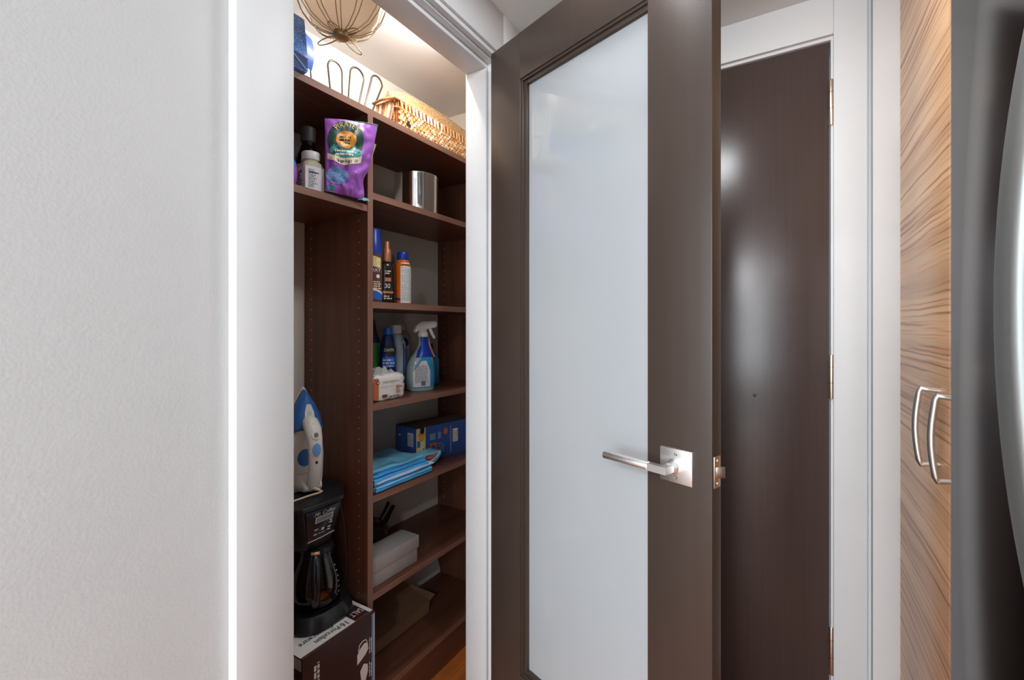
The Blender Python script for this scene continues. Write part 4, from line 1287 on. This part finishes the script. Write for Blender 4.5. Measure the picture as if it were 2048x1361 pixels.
# ================================================================== left column: dinnerware box, coffee maker, iron
bxp = thing('dinnerware_box', 'brown and white porcelain dinnerware box under the coffee maker', 'box', (-1.125, 0.7925, RS[5]))
bh2 = 0.281
B().box(-0.125, 0.125, -0.1125, 0.1125, 0, bh2).build('carton', 'dinner', bxp, bevel=0.0012)
ft = plane_fn((0, 0, bh2 + 0.0004), (0, -1, 0), (1, 0, 0))   # x runs toward -Y, y toward +X
rect(ft, -0.112, 0.112, -0.124, 0.117, 0.0).build('top_face', 'paper', bxp, smooth=False)
rect(ft, -0.112, 0.112, 0.117, 0.1235, 0.0001).build('top_edge', 'dinner_r', bxp, smooth=False)
rect(ft, -0.100, -0.052, 0.030, 0.117, 0.0003).build('brand_panel', 'dinner_r', bxp, smooth=False)
rect(ft, -0.098, -0.054, 0.060, 0.112, 0.0006).build('brand_block', 'dinner', bxp, smooth=False)
text('SALT', 0.030, 'paper', bxp, lambda x, y, o: ft(-0.078 + x, 0.088 + y, 0.0010), sx=0.58)
text('16', 0.027, 'ink', bxp, lambda x, y, o: ft(-0.030 + x, 0.100 + y, 0.0008), sx=0.9)
text('Porcelain', 0.024, 'ink', bxp, lambda x, y, o: ft(0.022 + x, 0.098 + y, 0.0008), sx=0.82)
text('Dinnerware', 0.024, 'ink', bxp, lambda x, y, o: ft(0.040 + x, 0.076 + y, 0.0008), sx=0.82)
fx = plane_fn((0.1255, 0, 0), (0, 1, 0), (0, 0, 1))
rect(fx, 0.100, 0.112, 0.002, bh2 - 0.004, 0.0002).build('blue_corner', 'periwinkle', bxp, smooth=False)
rect(fx, 0.107, 0.1095, 0.002, bh2 - 0.004, 0.0006).build('white_rule', 'paper', bxp, smooth=False)


def poly(fn, pts, off=0.0006):
    return B().add([fn(x, y, off) for x, y in pts], [tuple(range(len(pts)))])


# mug, bowl and plate pictures turned on their side
ZT = bh2
poly(fx, [(0.050, ZT - 0.115), (0.050, ZT - 0.088), (0.060, ZT - 0.076), (0.075, ZT - 0.068), (0.086, ZT - 0.074), (0.088, ZT - 0.092), (0.078, ZT - 0.102), (0.062, ZT - 0.110)]).build('mug_picture', 'paper', bxp, smooth=False)
B().tube([fx(0.054, ZT - 0.080, 0.0006), fx(0.058, ZT - 0.066, 0.0006), fx(0.068, ZT - 0.060, 0.0006), fx(0.080, ZT - 0.062, 0.0006), fx(0.085, ZT - 0.072, 0.0006)], 0.0011, 6).build('mug_handle_picture', 'paper', bxp)
poly(fx, [(0.060, ZT - 0.190), (0.063, ZT - 0.160), (0.060, ZT - 0.138), (0.072, ZT - 0.124), (0.086, ZT - 0.132), (0.087, ZT - 0.152), (0.078, ZT - 0.176), (0.070, ZT - 0.188)]).build('bowl_picture', 'paper', bxp, smooth=False)
poly(fx, [(0.028, ZT - 0.275), (0.034, ZT - 0.240), (0.052, ZT - 0.215), (0.082, ZT - 0.205), (0.087, ZT - 0.225), (0.087, ZT - 0.275)]).build('plate_picture', 'paper', bxp, smooth=False)
fv = plane_fn((0.1255, 0.094, 0), (0, 0, 1), (0, -1, 0))
for k, z_ in enumerate((ZT - 0.085, ZT - 0.150, ZT - 0.225)):
    scribble(fv, z_ - 0.022, z_ + 0.022, -0.006, 0.006, 2, 0.0007, seed=110 + k, wmin=0.8).build('fine_print', 'paper', bxp, smooth=False)
text('Quest', 0.022, 'paper', bxp, lambda x, y, o: fv(ZT - 0.090 + x, 0.172 + y, 0.0008)) if False else scribble(fv, ZT - 0.10, ZT - 0.03, 0.160, 0.178, 2, 0.0007, seed=120, wmin=0.9, gap=0.7).build('fine_print', 'paper', bxp, smooth=False)
fl2 = plane_fn((0, -0.1130, 0), (1, 0, 0), (0, 0, 1))
rect(fl2, 0.02, 0.122, bh2 - 0.03, bh2 - 0.002, 0.0002).build('end_band', 'shoebox', bxp, smooth=False)
scribble(fl2, 0.06, 0.118, 0.12, 0.235, 5, 0.0006, seed=121, wmin=0.9, gap=0.6).build('fine_print', 'shoebox', bxp, smooth=False)

# --- coffee maker
KZ = RS[5] + bh2 + 0.0012
cm = thing('coffee_maker', 'black drip coffee maker with glass carafe on the dinnerware box', 'coffee maker', (-1.130, 0.805, KZ))


def rr_ring(x0, x1, y0, y1, z, r, n=6):
    pts = []
    for cx_, cy_, a0 in ((x1 - r, y1 - r, 0), (x0 + r, y1 - r, PI / 2), (x0 + r, y0 + r, PI), (x1 - r, y0 + r, 1.5 * PI)):
        for i in range(n + 1):
            a = a0 + PI / 2 * i / n
            pts.append((cx_ + r * math.cos(a), cy_ + r * math.sin(a), z))
    return pts


B().loft([rr_ring(-0.095, 0.083, -0.086, 0.090, 0.0, 0.06), rr_ring(-0.097, 0.087, -0.090, 0.094, 0.006, 0.065),
          rr_ring(-0.097, 0.084, -0.087, 0.091, 0.026, 0.065), rr_ring(-0.095, 0.074, -0.078, 0.082, 0.040, 0.06)]).build('base', 'black', cm)
B().lathe([(0.062, 0.0), (0.064, 0.003), (0.058, 0.005), (0.002, 0.005)], 32).build('hot_plate', 'black_g', cm, loc=(0.008, 0.002, 0.040))
B().loft([rr_ring(-0.108, -0.055, -0.080, 0.092, 0.030, 0.02), rr_ring(-0.108, -0.055, -0.080, 0.096, 0.325, 0.02)]).build('tower', 'black', cm)


def hexr(xf, yl, yr, xm, wl, wr, xb, z):
    return [(xf, yl + 0.014, z), (xf, yr, z), (xm, wr, z), (xb, wr, z), (xb, wl, z), (xm, wl, z), (xf - 0.016, yl, z)]


B().loft([hexr(0.040, -0.062, 0.018, 0.000, -0.070, 0.050, -0.058, 0.205), hexr(0.050, -0.072, 0.026, 0.004, -0.080, 0.070, -0.058, 0.235),
          hexr(0.072, -0.096, 0.036, -0.004, -0.100, 0.100, -0.060, 0.326)]).build('brew_head', 'black', cm, bevel=0.003)
B().loft([hexr(0.075, -0.099, 0.038, -0.004, -0.102, 0.104, -0.112, 0.3265), hexr(0.075, -0.099, 0.038, -0.004, -0.102, 0.104, -0.112, 0.334),
          hexr(0.060, -0.090, 0.032, -0.010, -0.094, 0.094, -0.105, 0.338)]).build('lid', 'black', cm, bevel=0.001)
# control panel on the sloped front
p0 = Vector((0.0515, -0.019, 0.238)); p1 = Vector((0.0735, -0.023, 0.322))
up = (p1 - p0).normalized()
fc0 = plane_fn(p0 + Vector((0.002, 0, 0)), (0, 1, 0), up)
pl = B().add([fc0(x, y, o) for o in (-0.002, 0.0015) for x, y in ((-0.040, 0.0), (0.042, 0.003), (0.052, 0.084), (-0.054, 0.084))],
             [(0, 1, 2, 3), (4, 7, 6, 5), (0, 4, 5, 1), (1, 5, 6, 2), (2, 6, 7, 3), (3, 7, 4, 0)]).build('control_panel', 'navy', cm, bevel=0.0006)
fc = lambda x, y, o=0.0: fc0(x, y, 0.0018 + o)
text('Mr. Coffee', 0.0165, 'silver', pl, lambda x, y, o: fc(0.002 + x, 0.072 + y, 0.0003), shear=0.3, sx=0.86)
rect(fc, -0.024, 0.030, 0.046, 0.064, 0.0003).build('display_frame', 'silver', pl, smooth=False)
rect(fc, -0.021, 0.027, 0.048, 0.062, 0.0006).build('display', 'lcd', pl, smooth=False)
ell(fc, 0.0048, 0.0048, 0.002, 0.023, 0.0005, n=16, rr=2).build('brew_button', 'silver', pl)
for k, (x_, y_, w_) in enumerate(((-0.018, 0.025, 0.011), (-0.019, 0.011, 0.011), (0.022, 0.020, 0.010), (0.025, 0.032, 0.010), (0.021, 0.012, 0.010), (0.025, 0.039, 0.009))):
    rect(fc, x_ - w_ / 2, x_ + w_ / 2, y_, y_ + 0.004, 0.0004).build('button', 'silver', pl, smooth=False)
scribble(fc, -0.008, 0.012, 0.011, 0.016, 1, 0.0004, wmin=1, seed=130).build('fine_print', 'silver', pl, smooth=False)
B().tube([(0.055, -0.058, 0.234), (0.0565, -0.019, 0.2355), (0.0555, 0.022, 0.238)], 0.0011, 6).build('panel_trim', 'silver', cm)
# carafe: glass with lid, band and handle
cf = B().lathe([(0.050, 0.0), (0.060, 0.004), (0.068, 0.025), (0.070, 0.045), (0.066, 0.075), (0.055, 0.105), (0.044, 0.130), (0.041, 0.142),
                (0.0395, 0.142), (0.0425, 0.129), (0.0533, 0.104), (0.0643, 0.074), (0.0682, 0.045), (0.0662, 0.026), (0.058, 0.006), (0.002, 0.004)], 40, caps=False).build('carafe', 'coffee_glass', cm, loc=(0.008, 0.002, 0.0455))
B().lathe([(0.0425, 0.138), (0.045, 0.140), (0.044, 0.152), (0.034, 0.158), (0.001, 0.159)], 32).build('carafe_lid', 'black', cf)
B().lathe([(0.0452, 0.127), (0.0462, 0.128), (0.0432, 0.138), (0.0422, 0.138)], 32).build('carafe_band', 'black_g', cf)
ha = math.radians(-38)
hp = [(0.040, 0.148), (0.058, 0.150), (0.074, 0.140), (0.083, 0.110), (0.085, 0.070), (0.080, 0.030), (0.072, 0.020)]
B().tube([(r * math.cos(ha), r * math.sin(ha), z) for r, z in hp], [0.009, 0.010, 0.0105, 0.011, 0.011, 0.010, 0.008], 12, flat=1.2).build('carafe_handle', 'black_g', cf)
B().box(-0.004, 0.004, -0.011, 0.011, -0.004, 0.004).build('handle_clip', 'brass', cf, loc=(0.068 * math.cos(ha), 0.068 * math.sin(ha), 0.157), rotz=ha, bevel=0.001)
fn = lathe_fn([(0.060, 0.004), (0.068, 0.025), (0.070, 0.045), (0.066, 0.075), (0.055, 0.105), (0.044, 0.130)], ac=math.radians(10))
for k in range(6):
    rect(fn, 0.006, 0.012, 0.030 + 0.014 * k, 0.032 + 0.014 * k, 0.0006).build('level_mark', 'silver', cf, smooth=False)
B().tube([(-0.02, 0.101, 0.28), (0.0, 0.100, 0.22), (0.008, 0.099, 0.16), (0.01, 0.100, 0.10), (0.0, 0.098, 0.02)], 0.0016, 6).build('power_cord', 'cap_dk', cm)

# --- steam iron standing on its heel on the coffee maker
IZ = KZ + 0.3395
ir = thing('steam_iron', 'white and blue steam iron standing upright on the coffee maker', 'iron', (-1.200, 0.818, IZ), math.radians(-14))
ir.scale = (0.82, 1, 1)
half = [(0.0, 0.046), (0.03, 0.052), (0.10, 0.055), (0.16, 0.050), (0.205, 0.040), (0.245, 0.024), (0.272, 0.010), (0.288, 0.0008)]


def sole_ring(x, k, z0=0.0, lift=0.0, tip=1.0):
    L_ = [(x, -w_ * k, z0 + z_ * tip) for z_, w_ in half]
    R_ = [(x, w_ * k, z0 + z_ * tip) for z_, w_ in reversed(half)]
    return L_ + R_


B().loft([sole_ring(0.0, 0.97), sole_ring(0.002, 1.0), sole_ring(0.008, 1.0)]).build('soleplate', 'nickel', ir)
B().loft([sole_ring(0.008, 0.985, tip=0.95), sole_ring(0.022, 0.95, tip=0.92), sole_ring(0.036, 0.86, tip=0.86), sole_ring(0.046, 0.70, tip=0.80)]).build('body', 'cream', ir, angle=50)
# heel block and upper shell carrying the handle
B().loft([[(0.008, -0.042, 0.0), (0.008, 0.042, 0.0), (0.092, 0.026, 0.006), (0.092, -0.026, 0.006)],
          [(0.008, -0.046, 0.020), (0.008, 0.046, 0.020), (0.096, 0.024, 0.022), (0.096, -0.024, 0.022)],
          [(0.008, -0.046, 0.040), (0.008, 0.046, 0.040), (0.060, 0.030, 0.052), (0.060, -0.030, 0.052)]]).build('heel', 'cream', ir, bevel=0.006, seg=3)
hp = [(0.082, 0.012), (0.098, 0.040), (0.108, 0.080), (0.110, 0.115), (0.104, 0.150), (0.090, 0.174), (0.070, 0.190), (0.046, 0.198)]
wv_ = [0.020, 0.0185, 0.017, 0.0185, 0.021, 0.023, 0.022, 0.018]
tk = [0.013, 0.0125, 0.012, 0.013, 0.016, 0.019, 0.020, 0.016]
rings = []
for i, (x_, z_) in enumerate(hp):
    a0 = hp[max(i - 1, 0)]; a1 = hp[min(i + 1, len(hp) - 1)]
    tx, tz = a1[0] - a0[0], a1[1] - a0[1]
    l_ = math.hypot(tx, tz)
    nx, nz = tz / l_, -tx / l_
    rings.append([(x_ + nx * tk[i] * math.cos(a), wv_[i] * math.sin(a), z_ + nz * tk[i] * math.cos(a)) for a in [2 * PI * j / 20 for j in range(20)]])
hdl = B().loft(rings).build('handle', 'cream', ir, angle=60)


def hS(q, y, off=0.0):
    """outer face of the handle: q runs 0..7 along it, y across"""
    i = min(int(q), len(hp) - 2); fr_ = q - i
    def at_(i):
        a0 = hp[max(i - 1, 0)]; a1 = hp[min(i + 1, len(hp) - 1)]
        tx, tz = a1[0] - a0[0], a1[1] - a0[1]
        l_ = math.hypot(tx, tz)
        return Vector((hp[i][0], hp[i][1])), Vector((tz / l_, -tx / l_)), tk[i], wv_[i]
    A, Bq = at_(i), at_(i + 1)
    P_ = A[0].lerp(Bq[0], fr_); N_ = A[1].lerp(Bq[1], fr_); t_ = A[2] + (Bq[2] - A[2]) * fr_; w_ = A[3] + (Bq[3] - A[3]) * fr_
    c_s = math.sqrt(max(0, 1 - (y / w_) ** 2))
    return (P_[0] + N_[0] * (t_ * c_s + off), y, P_[1] + N_[1] * (t_ * c_s + off))


# blue nose cover
B().loft([sole_ring(0.030, 0.93, z0=0.0, tip=0.975)[0:0] or [(0.014, -0.0505, 0.160), (0.014, 0.0505, 0.160), (0.014, 0.0415, 0.205), (0.014, 0.0255, 0.245), (0.014, 0.0, 0.284), (0.014, -0.0255, 0.245), (0.014, -0.0415, 0.205)],
          [(0.036, -0.0475, 0.163), (0.036, 0.0475, 0.163), (0.036, 0.0385, 0.205), (0.034, 0.0230, 0.242), (0.030, 0.0, 0.276), (0.034, -0.0230, 0.242), (0.036, -0.0385, 0.205)],
          [(0.054, -0.036, 0.172), (0.054, 0.036, 0.172), (0.052, 0.028, 0.206), (0.046, 0.014, 0.236), (0.038, 0.0, 0.262), (0.046, -0.014, 0.236), (0.052, -0.028, 0.206)],
          [(0.066, -0.018, 0.184), (0.066, 0.018, 0.184), (0.062, 0.013, 0.206), (0.054, 0.006, 0.228), (0.044, 0.0, 0.250), (0.054, -0.006, 0.228), (0.062, -0.013, 0.206)]]).build('nose_cover', 'blue_iron', ir, bevel=0.003)
ld = [(0.0600, -0.0145, 0.197), (0.0600, 0.0145, 0.197), (0.0540, 0.0130, 0.219), (0.0470, 0.0060, 0.240), (0.0470, -0.0060, 0.240), (0.0540, -0.0130, 0.219)]
B().loft([[(x + 0.001, y, z) for x, y, z in ld], [(x + 0.0045, y * 0.95, z + 0.0015) for x, y, z in ld]]).build('filler_lid', 'white', ir)
B().add([(0.0640, -0.006, 0.207), (0.0640, 0.006, 0.207), (0.0580, 0.005, 0.2235), (0.0580, -0.005, 0.2235)], [(0, 1, 2, 3)]).build('lid_sticker', 'silver', ir, smooth=False)


def hpatch(q0, q1, yw, off, ypos=0.0, n=18):
    b = B()
    qc, rq = (q0 + q1) / 2, (q1 - q0) / 2
    vs = [hS(qc, ypos, off)] + [hS(qc + rq * math.sin(2 * PI * i / n), ypos + yw * math.cos(2 * PI * i / n), off * 0.6) for i in range(n)]
    vs += [hS(qc + rq * math.sin(2 * PI * i / n), ypos + yw * math.cos(2 * PI * i / n), -0.001) for i in range(n)]
    fs = [(0, 1 + i, 1 + (i + 1) % n) for i in range(n)] + [(1 + i, 1 + n + i, 1 + n + (i + 1) % n, 1 + (i + 1) % n) for i in range(n)]
    return b.add(vs, fs)


hpatch(3.9, 4.6, 0.012, 0.004).build('temperature_dial', 'cream', ir)
hpatch(4.05, 4.45, 0.006, 0.0062).build('dial_mark', 'ink_g', ir)
hpatch(2.75, 3.65, 0.0115, 0.0045).build('steam_button', 'blue_lt', ir)
hpatch(2.18, 2.42, 0.0036, 0.0012).build('indicator_light', 'ink', ir)
hpatch(5.2, 5.42, 0.004, 0.001).build('steam_symbol', 'silver', ir)
# water window on the body side under the handle
ell(lambda x, y, o=0: (0.0465 + o, -0.008 + x, 0.092 + y), 0.021, 0.024, 0, 0, 0.001).build('water_window', 'blue_iron', ir)
# strain relief and cord
B().tube([(0.088, -0.004, 0.012), (0.104, 0.004, 0.012), (0.120, 0.010, 0.010)], [0.006, 0.0052, 0.0042], 10).build('strain_relief', 'tan_cord', ir)
cdp = [(0.118, 0.009, 0.0095), (0.126, 0.013, 0.009), (0.131, 0.006, 0.008), (0.130, -0.006, 0.007), (0.132, -0.025, 0.007), (0.140, -0.050, 0.007), (0.148, -0.075, 0.007), (0.152, -0.096, 0.007)]
B().tube(cdp, 0.0026, 8).build('power_cord', 'tan_cord', ir)
